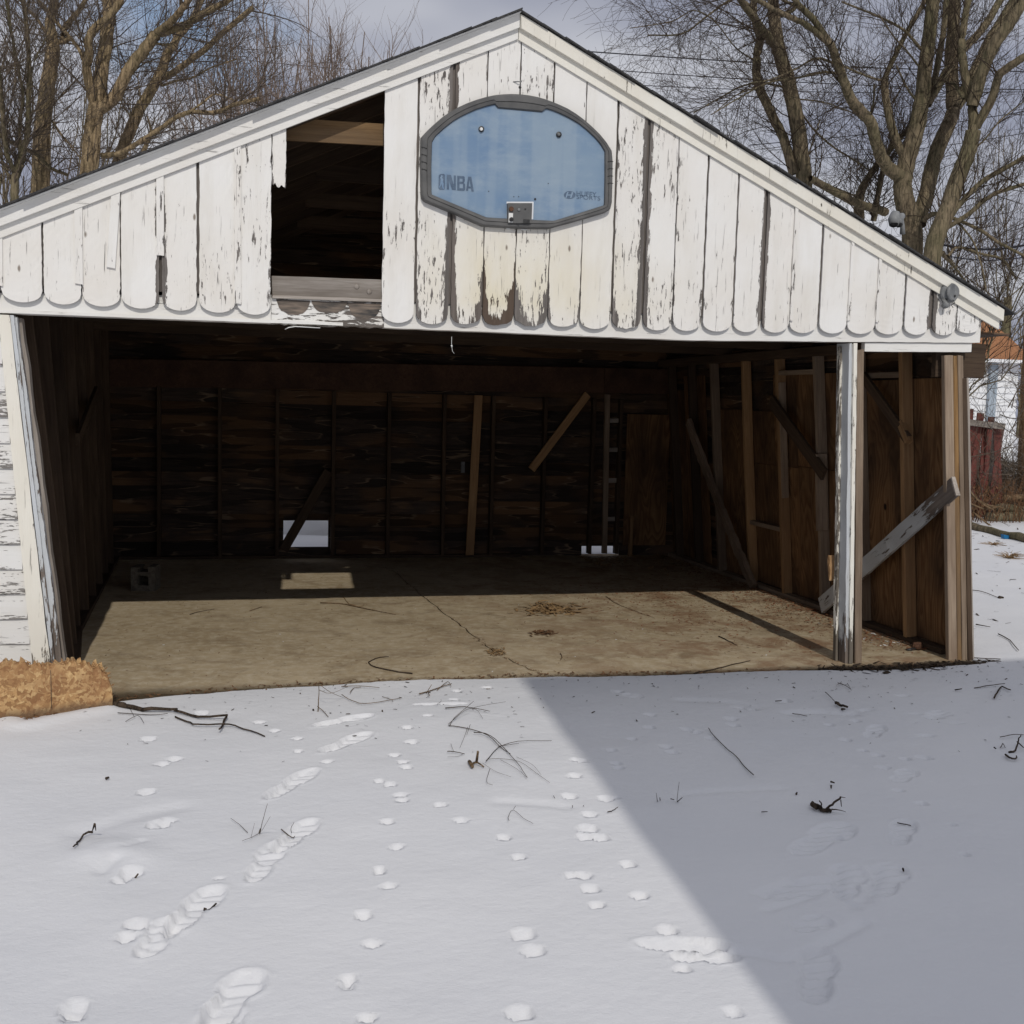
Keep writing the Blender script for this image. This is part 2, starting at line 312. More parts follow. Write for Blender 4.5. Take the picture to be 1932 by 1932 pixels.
def beam(name, a, b, w, d, mat, parent=None, side=(1, 0, 0), jit=.0012, seg=.28, taper=1., bow=0.):
    """timber from a to b, w wide along `side`, d deep, worn edges"""
    a = Vector([float(x) for x in a]); b = Vector([float(x) for x in b]); L = (b-a).length; Z = (b-a)/L; X = Vector(side); X = (X-Z*X.dot(Z)).normalized(); Y = Z.cross(X)
    n = max(2, int(L/seg)+1); c = min(w, d)*.07; v = []; f = []
    for i in range(n+1):
        t = i/n; k = 1+(taper-1)*t; hw, hd = w/2*k, d/2*k; ox = bow*math.sin(math.pi*t)
        for px, py in ((-hw+c, -hd), (hw-c, -hd), (hw, -hd+c), (hw, hd-c), (hw-c, hd), (-hw+c, hd), (-hw, hd-c), (-hw, -hd+c)):
            v.append((px+random.uniform(-jit, jit)+ox, py+random.uniform(-jit, jit), L*t+(random.uniform(-.004, .004) if i in (0, n) else 0)))
    for i in range(n):
        for k in range(8): f.append((i*8+k, i*8+(k+1) % 8, (i+1)*8+(k+1) % 8, (i+1)*8+k))
    f.append(tuple(range(7, -1, -1))); f.append(tuple(range(n*8, n*8+8)))
    me = mesh(name, v, f)
    at_ = me.attributes.new('edge', 'FLOAT', 'POINT'); at_.data.foreach_set('value', [.55]*len(me.vertices))
    mw = Matrix(((X.x, Y.x, Z.x, a.x), (X.y, Y.y, Z.y, a.y), (X.z, Y.z, Z.z, a.z), (0, 0, 0, 1)))
    return link(name, me, mat, parent, mw)
class TB:
    """collects tubes into one mesh"""
    def __init__(s): s.v = []; s.f = []
    def tube(s, pts, rad, k=6, cap=True):
        base = len(s.v); n = len(pts); P = [Vector([float(q) for q in p]) for p in pts]; up = Vector((.13, .31, 1)).normalized()
        for i in range(n):
            d = (P[min(i+1, n-1)]-P[max(i-1, 0)]);
            if d.length < 1e-7: d = Vector((0, 0, 1))
            d.normalize(); x = d.cross(up)
            if x.length < .1: x = d.cross(Vector((1, .2, 0)))
            x.normalize(); y = d.cross(x); r = rad[i]
            for j in range(k):
                a = 6.28318*j/k; q = P[i]+x*(r*math.cos(a))+y*(r*math.sin(a)); s.v.append((q.x, q.y, q.z))
        for i in range(n-1):
            for j in range(k):
                s.f.append((base+i*k+j, base+i*k+(j+1) % k, base+(i+1)*k+(j+1) % k, base+(i+1)*k+j))
        if cap and k > 3:
            s.f.append(tuple(base+(n-1)*k+j for j in range(k))); s.f.append(tuple(base+j for j in range(k-1, -1, -1)))
    def box(s, x0, x1, y0, y1, z0, z1): s.add(boxv(x0, x1, y0, y1, z0, z1), BOXF)
    def add(s, v, f):
        b = len(s.v); s.v += [tuple(map(float, p)) for p in v]; s.f += [tuple(i+b for i in q) for q in f]
    def build(s, name, mat, parent=None, smooth=True):
        me = bpy.data.meshes.new(name); me.from_pydata(s.v, [], s.f); me.update()
        if smooth: me.polygons.foreach_set('use_smooth', [True]*len(me.polygons))
        return link(name, me, mat, parent)
def smooth_path(pts, per=4):
    P = [np.array(p, float) for p in pts]
    if len(P) < 3: return P
    Q = [2*P[0]-P[1]]+P+[2*P[-1]-P[-2]]; out = []
    for i in range(1, len(Q)-2):
        a, b, c, d = Q[i-1], Q[i], Q[i+1], Q[i+2]
        for k in range(per):
            t = k/per; out.append(.5*(2*b+(c-a)*t+(2*a-5*b+4*c-d)*t*t+(3*b-a-3*c+d)*t*t*t))
    out.append(P[-1]); return out
# ================================================================ GARAGE
GAR = thing('garage', 'old open-fronted garage with flaking white gable boards and a dark bare interior', 'garage', (3.0, 0, 0))
RX, RZ = 2.78, 3.98
def roof_z(x): return RZ-.467*(RX-x) if x < RX else RZ-.4546*(x-RX)
HB = [(-1.0, 2.10), (-.01, 2.11), (1.77, 2.12), (3.92, 2.123), (5.08, 2.159), (6.07, 2.191), (6.3, 2.2)]
def hbz(x): return float(np.interp(x, [p[0] for p in HB], [p[1] for p in HB]))
CU = [(0, 869), (363, 889), (708, 908), (1143, 935), (1445, 947), (1832, 958), (2281, 968), (2790, 977), (2938, 980)]
def cusp(n): return at(n, float(np.interp(n, [c[0] for c in CU], [c[1] for c in CU])), 'y', -.035)
# floor: two slabs parted by a ragged crack
ck = [at(*p, 'z', 0)[:2] for p in ((1000, 1620), (1183, 1716), (1270, 1790), (1352, 1853), (1420, 1905), (1479, 1956), (1590, 2007), (1640, 2026))]
ck = sorted([(float(a), float(b)) for a, b in ck], key=lambda p: p[1])
ckp = []
for i in range(len(ck)-1):
    for t in np.linspace(0, 1, 9)[:-1]:
        ckp.append((ck[i][0]*(1-t)+ck[i+1][0]*t+random.uniform(-.014, .014), ck[i][1]*(1-t)+ck[i+1][1]*t))
ckp = [(ck[0][0]+.05, -.42)]+ckp+[ck[-1], (ck[-1][0]-.25, 5.45)]
def slab(pts):
    n = len(pts); v = [(x, y, 0) for x, y in pts]+[(x, y, -.1) for x, y in pts]
    f = [tuple(range(n)), tuple(range(2*n-1, n-1, -1))]+[(i, i+n, (i+1) % n+n, (i+1) % n) for i in range(n)]
    return mesh('slab', v, f)
fl = tag(link('garage_floor', slab([(6.16, -.42)]+[(6.16, 5.45)]+[(x+.007, y) for x, y in reversed(ckp)]), 'concrete'), kind='structure')
link('floor_slab', slab([(x-.005, y) for x, y in ckp]+[(-.64, 5.45), (-.64, -.42)]), 'concrete', fl)

# ---- gable boards with scalloped feet
def gboard(xl, xr, cz_l, cz_r, dpt=.062, peel=0, stain=0, low=0, gl=.003, gr=.003, top=None, y0=-.042, th=.014, name='gable_board', jag=.0):
    us = [0, .04, .1, .2, .35, .5, .65, .8, .9, .96, 1]; rows = 26; v = []; e = []
    for j in range(rows+1):
        t = j/rows; t = t**1.25
        for u in us:
            x = xl+gl+(xr-xl-gl-gr)*u; s = abs(2*u-1); zb = cz_l*(1-u)+cz_r*u-dpt*math.sqrt(max(0, 1-s*s))+random.uniform(-1, 1)*jag
            if low > .3 and j == 0: zb += random.uniform(0, .012)
            zt = (roof_z(x)-.06) if top is None else top
            z = zb*(1-t)+zt*t
            if u in (0, 1) and 0 < j < rows: x += random.uniform(-.0015, .0015)*(1+2*peel)
            v.append((x, y0+random.uniform(-.0006, .0006), z))
            ee = max(0, (s-.45)/.55); ge = (gl if u < .5 else gr) > .008
            e.append(min(1.25, ee*(1.0 if ge else .45)+low*max(0, 1-(z-zb)/.42)**1.3))
    n = len(us); m = len(v); v += [(x, y0+th, z) for x, y, z in v[:m]]; e += e; f = []
    for j in range(rows):
        for i in range(n-1):
            a = j*n+i; f.append((a, a+1, a+n+1, a+n))
        f.append((j*n, j*n+n, j*n+n+m, j*n+m)); f.append((j*n+n-1+m, j*n+2*n-1+m, j*n+2*n-1, j*n+n-1))
    for i in range(n-1): f.append((i, i+m, i+1+m, i+1))
    me = mesh(name, v, f); a = me.attributes.new('edge', 'FLOAT', 'POINT'); a.data.foreach_set('value', e)
    o = link(name, me, 'paint_v', GAR); o['peel'] = float(peel); o['stain'] = float(stain); return o
cn = [-230, -113, 3, 130, 246, 363, 482, 594, 708, 814]
pl = [0, 0, .04, .06, .04, .06, .14, .16, .30]
wide = {1244: .013, 1347: .015, 1832: .013, 1925: .015, 2104: .012, 2196: .011, 2281: .018, 2453: .014, 2708: .013, 2790: .024, 594: .014, 130: .008, 814: .006, 482: .016}
cr_ = [1143, 1244, 1347, 1445, 1541, 1641, 1737, 1832, 1925, 2015, 2104, 2196, 2281, 2366, 2453, 2538, 2623, 2708, 2790, 2867, 2938]
pr = [.16, .28, .18, .24, .36, .14, .12, .26, .24, .15, .12, .05, .05, .02, .02, .05, .05, 0, .3, .35, .1]
st = [0, 0, .3, .8, 0, 0, .1, 0]+[0]*14; lo_ = [.1, .3, .62, .85, .62, .42, .3, .45, .2, .3, .1, .1, .05, .05, .05, .05, .05, .05, .1, .1, .1]
for seq, P, SS, LL in ((cn, pl, [0]*20, [.1]*20), (cr_, pr, st, lo_)):
    for i in range(len(seq)-1):
        a, b = cusp(seq[i]), cusp(seq[i+1])
        gboard(a[0], b[0], a[2], b[2], peel=P[i], stain=SS[i], low=LL[i], gl=wide.get(seq[i], .005)/2+.001, gr=wide.get(seq[i+1], .005)/2+.001, y0=-.042-random.uniform(0, .004), dpt=.062 if seq[i] != 2867 else .045)
# short torn strip left of the opening
a, b = at(815, 560, 'y', -.035), at(859, 565, 'y', -.035)
gboard(a[0], b[0], a[2]+.02, b[2], dpt=.0, peel=.12, low=.3, jag=.012)
# battens over some seams
def batten(n, w, ztop, zbot, lean=0, off=0, peel=0):
    c = cusp(n); x = c[0]+off
    o = beam('batten', (x+lean, -.051, zbot), (x, -.051, ztop), w, .012, 'paint_v', GAR, jit=.001); o['peel'] = peel; return o
for n, w, zb_n, lean, off in ((3, .036, 858, 0, -.004), (246, .040, 853, 0, -.012), (482, .040, 766, 0, .0), (708, .036, 912, .004, .006), (2366, .022, 962, 0, .008), (2538, .020, 962, 0, .007), (2623, .020, 966, 0, .007), (-113, .036, 850, 0, 0)):
    x = cusp(n)[0]; batten(n, w, roof_z(x)-.13, at(n, zb_n, 'y', -.04)[2], lean, off, .1)
x = cusp(363)[0]; batten(363, .045, roof_z(x)-.13, at(363, 805, 'y', -.04)[2], -.03, -.02, .05)
# sheathing behind seams
zs = prism('gable_backing', [(-.9, 2.265), (1.36, 2.265), (1.36, roof_z(1.36)-.07), (-.9, roof_z(-.9)-.07)], -.026, -.0125, 'backing', GAR)
prism('gable_backing', [(2.01, 2.275), (6.03, 2.275), (6.03, roof_z(6.03)-.07), (RX, RZ-.07), (2.01, roof_z(2.01)-.07)], -.026, -.0125, 'backing', GAR)
# header beam and its scallop ghosts
def strip(name, xs, ztop, zbot, y0, y1, mat, peel=0., jag=0.):
    v = []; e = []
    for x in xs:
        zt = ztop(x)+random.uniform(-jag, jag)*.4; zb = zbot(x)+random.uniform(-jag, jag); zm = (zt+zb)/2
        v += [(x, y0, zb), (x, y0, zm), (x, y0, zt), (x, y1, zt), (x, y1, zb)]; e += [.6, 0, .35, .2, .6]
    f = []
    for i in range(len(xs)-1):
        for k in range(5): f.append((i*5+k, i*5+5+k, i*5+5+(k+1) % 5, i*5+(k+1) % 5))
    f += [(4, 3, 2, 1, 0), tuple(len(v)-5+k for k in range(5))]
    me = mesh(name, v, [tuple(reversed(q)) for q in f]); a = me.attributes.new('edge', 'FLOAT', 'POINT'); a.data.foreach_set('value', e)
    o = link(name, me, mat, GAR); o['peel'] = peel; return o
def cz(x):      # cusp line height by x
    xs_ = [cusp(c[0])[0] for c in CU]; zz_ = [cusp(c[0])[2] for c in CU]; return float(np.interp(x, xs_, zz_))
strip('header_beam', np.linspace(-.7, 1.37, 40), lambda x: cz(x)+.06, hbz, -.012, .085, 'paint_h', .0, .001)
strip('header_beam', np.linspace(1.372, 2.02, 26), lambda x: 2.262, hbz, -.012, .085, 'paint_h', .55, .005)
strip('header_beam', np.linspace(2.022, 6.07, 60), lambda x: cz(x)+.06, hbz, -.012, .085, 'paint_h', .02, .0015)
strip('header_lip', np.linspace(-.7, 1.78, 30), lambda x: hbz(x)+.018, lambda x: hbz(x)+.001, -.028, -.0125, 'paint_h', .1, .001)
strip('header_strip', np.linspace(5.21, 6.02, 14), lambda x: hbz(x)-.004, lambda x: hbz(x)-.062, .004, .05, 'paint_h', .1, .0008)
for xa, xb, dp in ((1.40, 1.59, .075), (1.60, 1.80, .06), (1.81, 2.0, .085)):      # bare scallop marks where boards are missing
    pts = []
    for u in np.linspace(0, 1, 15): pts.append((xa+(xb-xa)*u, 2.248-dp*math.sqrt(max(0, 1-(2*u-1)**2))+random.uniform(-.006, .003)))
    prism('bare_scallop_mark', pts+[(xb, 2.256), (xa, 2.256)], -.0145, -.0122, 'stain', GAR)
beam('sill_plank', (1.375, .01, 2.33), (2.015, .01, 2.342), .05, .115, 'grey_plank', GAR, side=(0, 1, 0))
beam('sill_ledge', (1.375, -.008, 2.268), (2.012, -.008, 2.275), .055, .018, 'grey_plank', GAR, side=(0, 1, 0))
tb = TB(); 
for nx, ny in ((1070, 860), (1108, 875)):
    p = at(nx, ny, 'y', -.017); tb.tube([(p[0], -.014, p[2]), (p[0], -.02, p[2])], [.017, .012], 10)
tb.build('wood_knot', 'grey_plank', GAR)
p0 = at(1553, 246, 'y', -.05); hk = TB(); hk.tube([p0+np.array((-.03, .01, 0)), p0+np.array((.0, -.01, 0)), p0+np.array((.02, -.015, -.001)), p0+np.array((.02, -.02, .008))], [.003]*4, 6); hk.build('screw_hook', 'metal', GAR)
p0 = at(1560, 262, 'y', -.045); hk = TB(); hk.tube([p0, p0+np.array((0, -.003, 0))], [.009, .007], 10); hk.build('drilled_hole', 'dark_metal', GAR)
tw = TB(); p0 = at(855, 988, 'y', -.02); tw.tube([p0, p0+np.array((.02, -.02, .01)), p0+np.array((.06, -.012, .018)), p0+np.array((.2, -.008, .016))], [.003]*4, 5)
p0 = at(1355, 1010, 'y', 0); tw.tube([p0, p0+np.array((.0, 0, -.04)), p0+np.array((.006, 0, -.085)), p0+np.array((.018, 0, -.1))], [.0015]*4, 4); tw.tube([p0+np.array((.0, -.002, -.05)), p0+np.array((.003, -.002, -.065))], [.006, .003], 5)
tw.build('hanging_wire', 'white', GAR)

# ---- rakes, roof deck, shingles
def slope(name, xa, xb, dz0, dz1, y0, y1, mat, peel=0., n=26, jag=.001, endcut=0):
    v = []; e = []
    for i in range(n+1):
        x = xa+(xb-xa)*i/n; r = roof_z(x); j = random.uniform(-jag, jag)
        zt, zb = r+dz0, r+dz1
        v += [(x, y0, zb+j), (x, y0, (zt+zb)/2), (x, y0, zt), (x, y1, zt), (x, y1, zb)]; e += [.5, 0, .5, .3, .5]
    f = []
    for i in range(n):
        for k in range(5): f.append((i*5+(k+1) % 5, i*5+5+(k+1) % 5, i*5+5+k, i*5+k))
    f += [(0, 1, 2, 3, 4), tuple(len(v)-1-k for k in range(5))]
    me = mesh(name, v, f); a = me.attributes.new('edge', 'FLOAT', 'POINT'); a.data.foreach_set('value', e)
    o = link(name, me, mat, GAR); o['peel'] = peel; return o
XL, XR = -.95, 6.185
slope('rake_board', XL, RX-.002, -.018, -.094, -.090, -.0625, 'paint_h', .12)
slope('rake_board', RX+.002, XR, -.018, -.094, -.090, -.0625, 'paint_trim', .15)
slope('frieze_board', XL, RX-.002, -.088, -.152, -.062, -.048, 'paint_h', .1)
slope('frieze_board', RX+.002, XR-.012, -.088, -.155, -.062, -.048, 'paint_trim', .12)
for k in range(2):
    X0, X1 = ((XL, RX-.01), (RX+.01, XR+.02))[k]
    for j in range(37):      # roof deck boards, each its own
        y = -.08+j*.151
        if j < 37: slope('deck_board', X0, X1, -.036 if j else -.02, -.018 if j == 0 else -.017, y+.002, y+.149, 'inner', 0, 1, 0)
for side in (-1, 1):         # ragged shingle edge along the rake
    L = (RX-XL if side < 0 else XR+.05-RX); n = 25
    for i in range(n):
        xa = RX+side*L*i/n; xb = RX+side*L*(i+1)/n+side*.03; ov = random.uniform(.0, .014)*(1 if random.random() < .7 else 1.8); z0 = -.014+.006
        pa, pb = sorted((xa, xb)); v = []
        for x in (pa, pb):
            lift = .010 if (x == pb) == (side < 0) else 0.0
            for y in ((-.135 if side < 0 else -.104)-ov, 5.55):
                for dz in (-.014, -.004): v.append((x, y, roof_z(x)+dz+lift*.6 if abs(x-RX) > .001 else RZ+dz+.003))
        me = mesh('shingle', v, [(0, 1, 3, 2), (4, 6, 7, 5), (0, 4, 5, 1), (2, 3, 7, 6), (0, 2, 6, 4), (1, 5, 7, 3)])
        link('shingle', me, 'shingle', GAR)
slope('drip_edge', XL, RX-.003, -.013, -.0175, -.125, -.03, 'white', 0, 40, .0015)
# rafters and ties
for j, y in enumerate((.02, .62, 1.22, 1.82, 2.42, 3.02, 3.62, 4.22, 4.82, 5.32)):
    for s_ in (-1, 1):
        xe = -.85 if s_ < 0 else 6.12
        a = Vector((xe, y+.02, roof_z(xe)-.088)); b = Vector((RX, y+.02, RZ-.088))
        beam('rafter', a, b, .04, .1, 'stud_dark' if j else 'stud_dark', GAR, side=(0, 1, 0), seg=1.2)
    if j in (3, 5, 7): beam('collar_tie', (1.75, y+.06, 3.36), (3.85, y+.06, 3.36), .022, .12, 'stud_dark', GAR, side=(0, 1, 0), seg=1)
a, b = at(905, 382, 'y', .1), at(1160, 389, 'y', .1)
beam('tie_board', (float(a[0])-.12, .1, float(a[2])-.02), (float(b[0])+2.0, .1, float(b[2])+.02), .025, .125, 'tie', GAR, side=(0, 1, 0), seg=.4)

# ---- front left: leaning casing, lapped siding, leaning left wall
def jx(z): return .255-.255*min(1, max(0, (z-.17)/1.94))+(.02 if z < .1 else 0)
def leanboard(name, xo0, xo1, z0, z1, y0, y1, mat, peel=0, n=16, jag=.002):
    v = []; e = []
    for i in range(n+1):
        z = z0+(z1-z0)*i/n; t = (z-.17)/1.94; xa = xo0[0]*(1-t)+xo0[1]*t; xb = xo1[0]*(1-t)+xo1[1]*t; xb += random.uniform(-jag, jag)
        v += [(xa, y0, z), ((xa+xb)/2, y0, z), (xb, y0, z), (xb, y1, z), (xa, y1, z)]; e += [.3, 0, .75, .7, .3]
    f = []
    for i in range(n):
        for k in range(5): f.append((i*5+k, i*5+(k+1) % 5, i*5+5+(k+1) % 5, i*5+5+k))
    f += [(4, 3, 2, 1, 0), tuple(len(v)-5+k for k in range(5))]
    me = mesh(name, v, f); a = me.attributes.new('edge', 'FLOAT', 'POINT'); a.data.foreach_set('value', e)
    o = link(name, me, mat, GAR); o['peel'] = float(peel); return o
leanboard('door_casing', (.07, -.078), (.163, -.022), .0, 2.10, -.035, -.012, 'paint_trim', .05)
leanboard('door_jamb', (.168, -.019), (.19, .001), .0, 2.10, -.03, .115, 'paint_shaded', .3)
leanboard('jamb_stop', (.191, -.002), (.222, .012), .0, 2.09, -.012, .03, 'paint_shaded', .25, jag=.004)
leanboard('jamb_stud', (.15, -.04), (.188, -.002), .0, 2.09, .117, .155, 'stud_grey', 0)
leanboard('jamb_stud', (.191, .003), (.235, .03), .0, 2.09, .035, .11, 'grey_plank', 0, jag=.004)
for i in range(15):
    z0 = .0+i*.1405; z1 = z0+.15; xr = .07-.148*((z0+.07-.17)/1.94); n = 12; v = []; e = []
    for k in range(n+1):
        x = -.64+(xr+.64)*k/n; w = random.uniform(-.001, .001)
        v += [(x, -.026+w, z0+random.uniform(-.001, .001)), (x, -.019, (z0+z1)/2), (x, -.010, z1), (x, -.004, z1), (x, -.012, z0)]; e += [.9, .15, .1, 0, .9]
    f = []
    for k in range(n):
        for q in range(5): f.append((k*5+(q+1) % 5, k*5+5+(q+1) % 5, k*5+5+q, k*5+q))
    f += [tuple(range(5)), tuple(len(v)-1-q for q in range(5))]
    me = mesh('siding_board', v, f); a = me.attributes.new('edge', 'FLOAT', 'POINT'); a.data.foreach_set('value', e)
    o = link('siding_board', me, 'paint_lap', GAR); o['peel'] = random.uniform(0, .3)
def lwx(y, z):       # inner face of the leaning left wall
    return float(np.interp(y, (0, .8, 1.67, 3.7, 5.4), (.20, .10, .02, -.03, -.07)))*(1-z/2.3)-.09*(z/2.3)
y = .16
while y < 5.3:       # upright wall boards
    w = random.uniform(.125, .16); v = []
    for z in (0, .5, 1.1, 1.7, 2.35):
        for yy in (y+.002, y+w-.003):
            v.append((lwx(yy, z)+random.uniform(0, .005), yy, z))
    m = len(v); v += [(x-.02, yy, z) for x, yy, z in v]; f = []
    for k in range(4):
        a = k*2; f += [(a, a+2, a+3, a+1), (a+m, a+1+m, a+3+m, a+2+m), (a, a+m, a+2+m, a+2), (a+1, a+3, a+3+m, a+1+m)]
    link('wall_board', mesh('wall_board', v, f), 'inner_v', GAR); y += w
for y in (.45, 1.07, 1.69, 2.31, 2.93, 3.55, 4.17, 4.79):
    beam('stud', (lwx(y, 0)+.05, y, 0), (lwx(y, 2.3)+.05, y, 2.3), .085, .04, 'stud_dark', GAR, seg=.6)
beam('sill_plate', (.25, .16, .02), (.08, 1.67, .02), .09, .04, 'stud_dark', GAR, seg=.6); beam('sill_plate', (.08, 1.67, .02), (-.01, 5.3, .02), .09, .04, 'stud_dark', GAR, seg=.6)
a, b = at(289, 1175, 'x', .05), at(233, 1318, 'x', .08); beam('brace', a, b, .03, .09, 'stud_dark', GAR, side=(1, 0, 0), seg=.3)
for i in range(17): box('outer_wall_board', -.64-.003*(i % 2), -.62-.003*(i % 2), .0, 5.42, .0+i*.141, .146+i*.141, 'paint_lap', GAR)

# ---- right wall (the whole frame leans to the left: LN metres per metre of height)
LN = .088
def lean(x, z): return x-LN*z
def leanpanel(name, x0, x1, y0, y1, z0, z1, mat):
    v = [(lean(x, z), y, z) for x, y, z in boxv(x0, x1, y0, y1, z0, z1)]; return link(name, mesh(name, v, BOXF), mat, GAR)
for i in range(17):     # outside boards
    leanpanel('outer_wall_board', 6.172+.003*(i % 2), 6.19+.003*(i % 2), .10 if i < 14 else .15, 5.42, i*.141, .146+i*.141, 'inner')
leanpanel('eave_board', 6.16, 6.6, .12, 5.42, 2.26, 2.275, 'inner')
def panel_(y0, y1, z0, z1, x=6.145): leanpanel('plywood_panel', x, x+.012, y0, y1, z0, z1, 'ply')
panel_(.09, .595, .045, 1.955); panel_(.60, 1.235, .045, 1.950); panel_(1.24, 2.33, .045, 1.21); panel_(1.24, 2.33, 1.215, 2.02); panel_(2.335, 2.76, 1.2, 2.023); panel_(2.335, 3.4, .045, 1.195); panel_(2.765, 3.42, 1.2, 1.69)
panel_(3.43, 4.09, .045, 1.7, 6.141); panel_(4.3, 4.85, .05, 2.05); panel_(4.86, 5.36, .05, 1.9)
for y, m, w in ((.60, 'stud', .045), (1.22, 'stud_grey', .04), (1.84, 'stud_grey', .04), (2.52, 'stud', .042), (3.2, 'stud', .042), (3.92, 'stud_grey', .04), (4.5, 'stud_dark', .04), (5.05, 'stud_dark', .04)):
    beam('stud', (6.092+random.uniform(-.004, .004), y, .04), (lean(6.092, 2.16), y+random.uniform(-.01, .01), 2.16), .088, w, m, GAR, seg=.35, bow=random.uniform(-.008, .008))
beam('stud', (6.03, .012, .0), (6.03-.185, .02, 2.1), .066, .038, 'stud_grey', GAR, seg=.35)        # corner group
beam('stud', (6.080, .006, .0), (6.080-.185, .012, 2.1), .034, .03, 'tie', GAR, seg=.35)
beam('corner_board', (6.118, -.002, .0), (6.118-.19, .0, 2.1), .040, .024, 'stud_grey', GAR, seg=.35)
beam('corner_board', (6.158, .02, .0), (6.158-.19, .03, 1.95), .036, .09, 'stud_dark', GAR, seg=.2)
beam('corner_board', (6.19, .05, .0), (6.19-.19, .05, 1.95), .026, .1, 'grey_plank', GAR, seg=.2, jit=.003)
beam('stud', (6.092, .10, .04), (lean(6.092, 2.1), .10, 2.1), .08, .04, 'stud', GAR, seg=.35)
beam('stud_splint', (lean(6.09, .92), 2.49, .92), (lean(6.09, 1.95), 2.488, 1.95), .06, .03, 'stud_grey', GAR)
beam('stud_splint', (lean(6.07, .7), 1.815, .7), (lean(6.07, 1.35), 1.8, 1.35), .1, .03, 'stud_grey', GAR)
beam('sill_plate', (6.09, 0.16, .02), (6.09, 1.25, .02), .085, .04, 'stud_dark', GAR); beam('sill_plate', (6.09, 1.26, .02), (6.09, 5.3, .02), .085, .04, 'stud_grey', GAR)
beam('top_plate', (lean(6.09, 2.2), .09, 2.2), (lean(6.09, 2.2), 5.35, 2.2), .085, .08, 'stud_dark', GAR, seg=1)
beam('header_end', (5.8, .10, 2.072), (6.185, .10, 2.074), .05, .235, 'stud_dark', GAR, side=(0, 1, 0), seg=.1)
beam('header_inner', (-.1, .135, 2.25), (5.79, .135, 2.27), .04, .2, 'stud_dark', GAR, side=(0, 1, 0), seg=1)
for y0, y1, z in ((2.54, 3.18, .62), (1.86, 2.5, 2.035), (.62, 1.2, 1.985)):
    beam('blocking', (lean(6.1, z), y0, z), (lean(6.1, z), y1, z), .07, .04, 'stud_grey', GAR)
a, b = at(*(2048+.53*1020, 1000+.53*240), 'x', lean(6.04, 2.)), at(*(2048+.53*1275, 1000+.53*600), 'x', lean(6.04, 1.5))
beam('brace', a, b, .03, .075, 'stud_dark', GAR); a2 = np.array(b)+np.array((.0, .1, .12))
beam('brace_block', a2, np.array(b)+np.array((-.005, -.02, -.02)), .045, .05, 'stud', GAR, seg=.05)
a, b = at(*(2048+.53*500, 1000+.53*380), 'x', lean(6.02, 1.8)), at(*(2048+.53*800, 1000+.53*800), 'x', lean(6.02, 1.17)); beam('brace', a, b, .03, .11, 'stud_dark', GAR)
a, b = at(*(2048+.53*1540, 1000+.53*868), 'x', lean(6.01, 1.2)), (5.985, 1.72, .07)
o = beam('diagonal_plank', a, b, .028, .135, 'paint_shaded', GAR, seg=.12, jit=.002); o['peel'] = .22
beam('plank_end_cap', np.array(a)+np.array((0, -.012, .005)), np.array(a)+np.array((0, .0, -.002)), .03, .14, 'grey_plank', GAR, seg=.05)

# ---- door post right of centre
o = beam('post_board', (5.205, .075, 0), (5.10, .075, 2.15), .024, .15, 'paint_shaded', GAR, seg=.12, jit=.0022); o['peel'] = .0
o = beam('post_edge', (5.228, -.006, 0), (5.128, -.006, 2.15), .026, .02, 'paint_trim', GAR, seg=.1, jit=.002); o['peel'] = .3
beam('post_stud', (5.285, .03, -.0), (5.168, .03, 2.11), .054, .09, 'stud_grey', GAR, seg=.2, jit=.002)
o = beam('post_stop', (5.178, .10, 0.0), (5.083, .10, 2.13), .018, .035, 'paint_trim', GAR, seg=.1, jit=.002); o['peel'] = .5
beam('post_stud', (5.262, .122, -.0), (5.165, .122, 2.11), .05, .085, 'stud', GAR, seg=.3)
beam('post_splinter', (5.15, .16, .55), (5.14, .16, .72), .04, .02, 'stud', GAR, seg=.04, jit=.005)

# ---- back wall
YB = 5.38
def plank(x0, x1, z0, z1, m='inner', th=.018):
    tilt = random.uniform(.002, .012); off = random.uniform(0, .006)
    v = [(x0, YB+off, z0), (x1, YB+off, z0), (x1, YB+tilt+off+.004, z1), (x0, YB+tilt+off+.004, z1)]; v += [(x, y+th, z) for x, y, z in v]
    v = [v[i] for i in (0, 1, 5, 4, 3, 2, 6, 7)]
    link('wall_plank', mesh('wall_plank', v, BOXF), m, GAR)
xs_ = [-.1, .427, 1.036, 1.622, 2.206, 2.797, 3.402, 3.946, 4.537, 5.098, 5.42]
for i in range(25):
    z0 = (.03+i*.146) if i else -.01; z1 = .03+i*.146+.143; segs = [(-.12, 6.17)]
    if z0 < .16: segs = [(-.12, 1.69), (2.166, 5.03), (5.46, 6.17)]
    elif z0 < .42: segs = [(-.12, 1.69), (2.166, 6.17)]
    if i == 0: segs = [(-.12, 1.69), (2.166, 5.03), (5.48, 6.17)]
    for a, b in segs:
        if z0 > 2.3:
            a = max(a, RX-(RZ-.1-z0)/.467); b = min(b, RX+(RZ-.1-z0)/.4546)
            if b-a < .2: continue
        plank(a, b, z0, z1)
        if i: box('outer_wall_board', a, b, YB+.045, YB+.06, z0-.075, z0+.073, 'inner', GAR)
prism('gable_backing', [(-.6, 2.2), (6.15, 2.2), (6.15, roof_z(6.15)-.04), (RX, RZ-.04), (-.6, roof_z(-.6)-.04)], YB+.065, YB+.08, 'inner', GAR)
v = [(5.0, YB+.02, .11), (5.47, YB+.02, .15), (5.47, YB+.02, .19), (5.0, YB+.02, .19)]; link('wall_plank', mesh('wall_plank', v+[(x, y+.015, z) for x, y, z in v], BOXF), 'inner', GAR)
box('wall_plank', 1.60, 2.25, YB, YB+.02, .02, .112, 'inner', GAR)
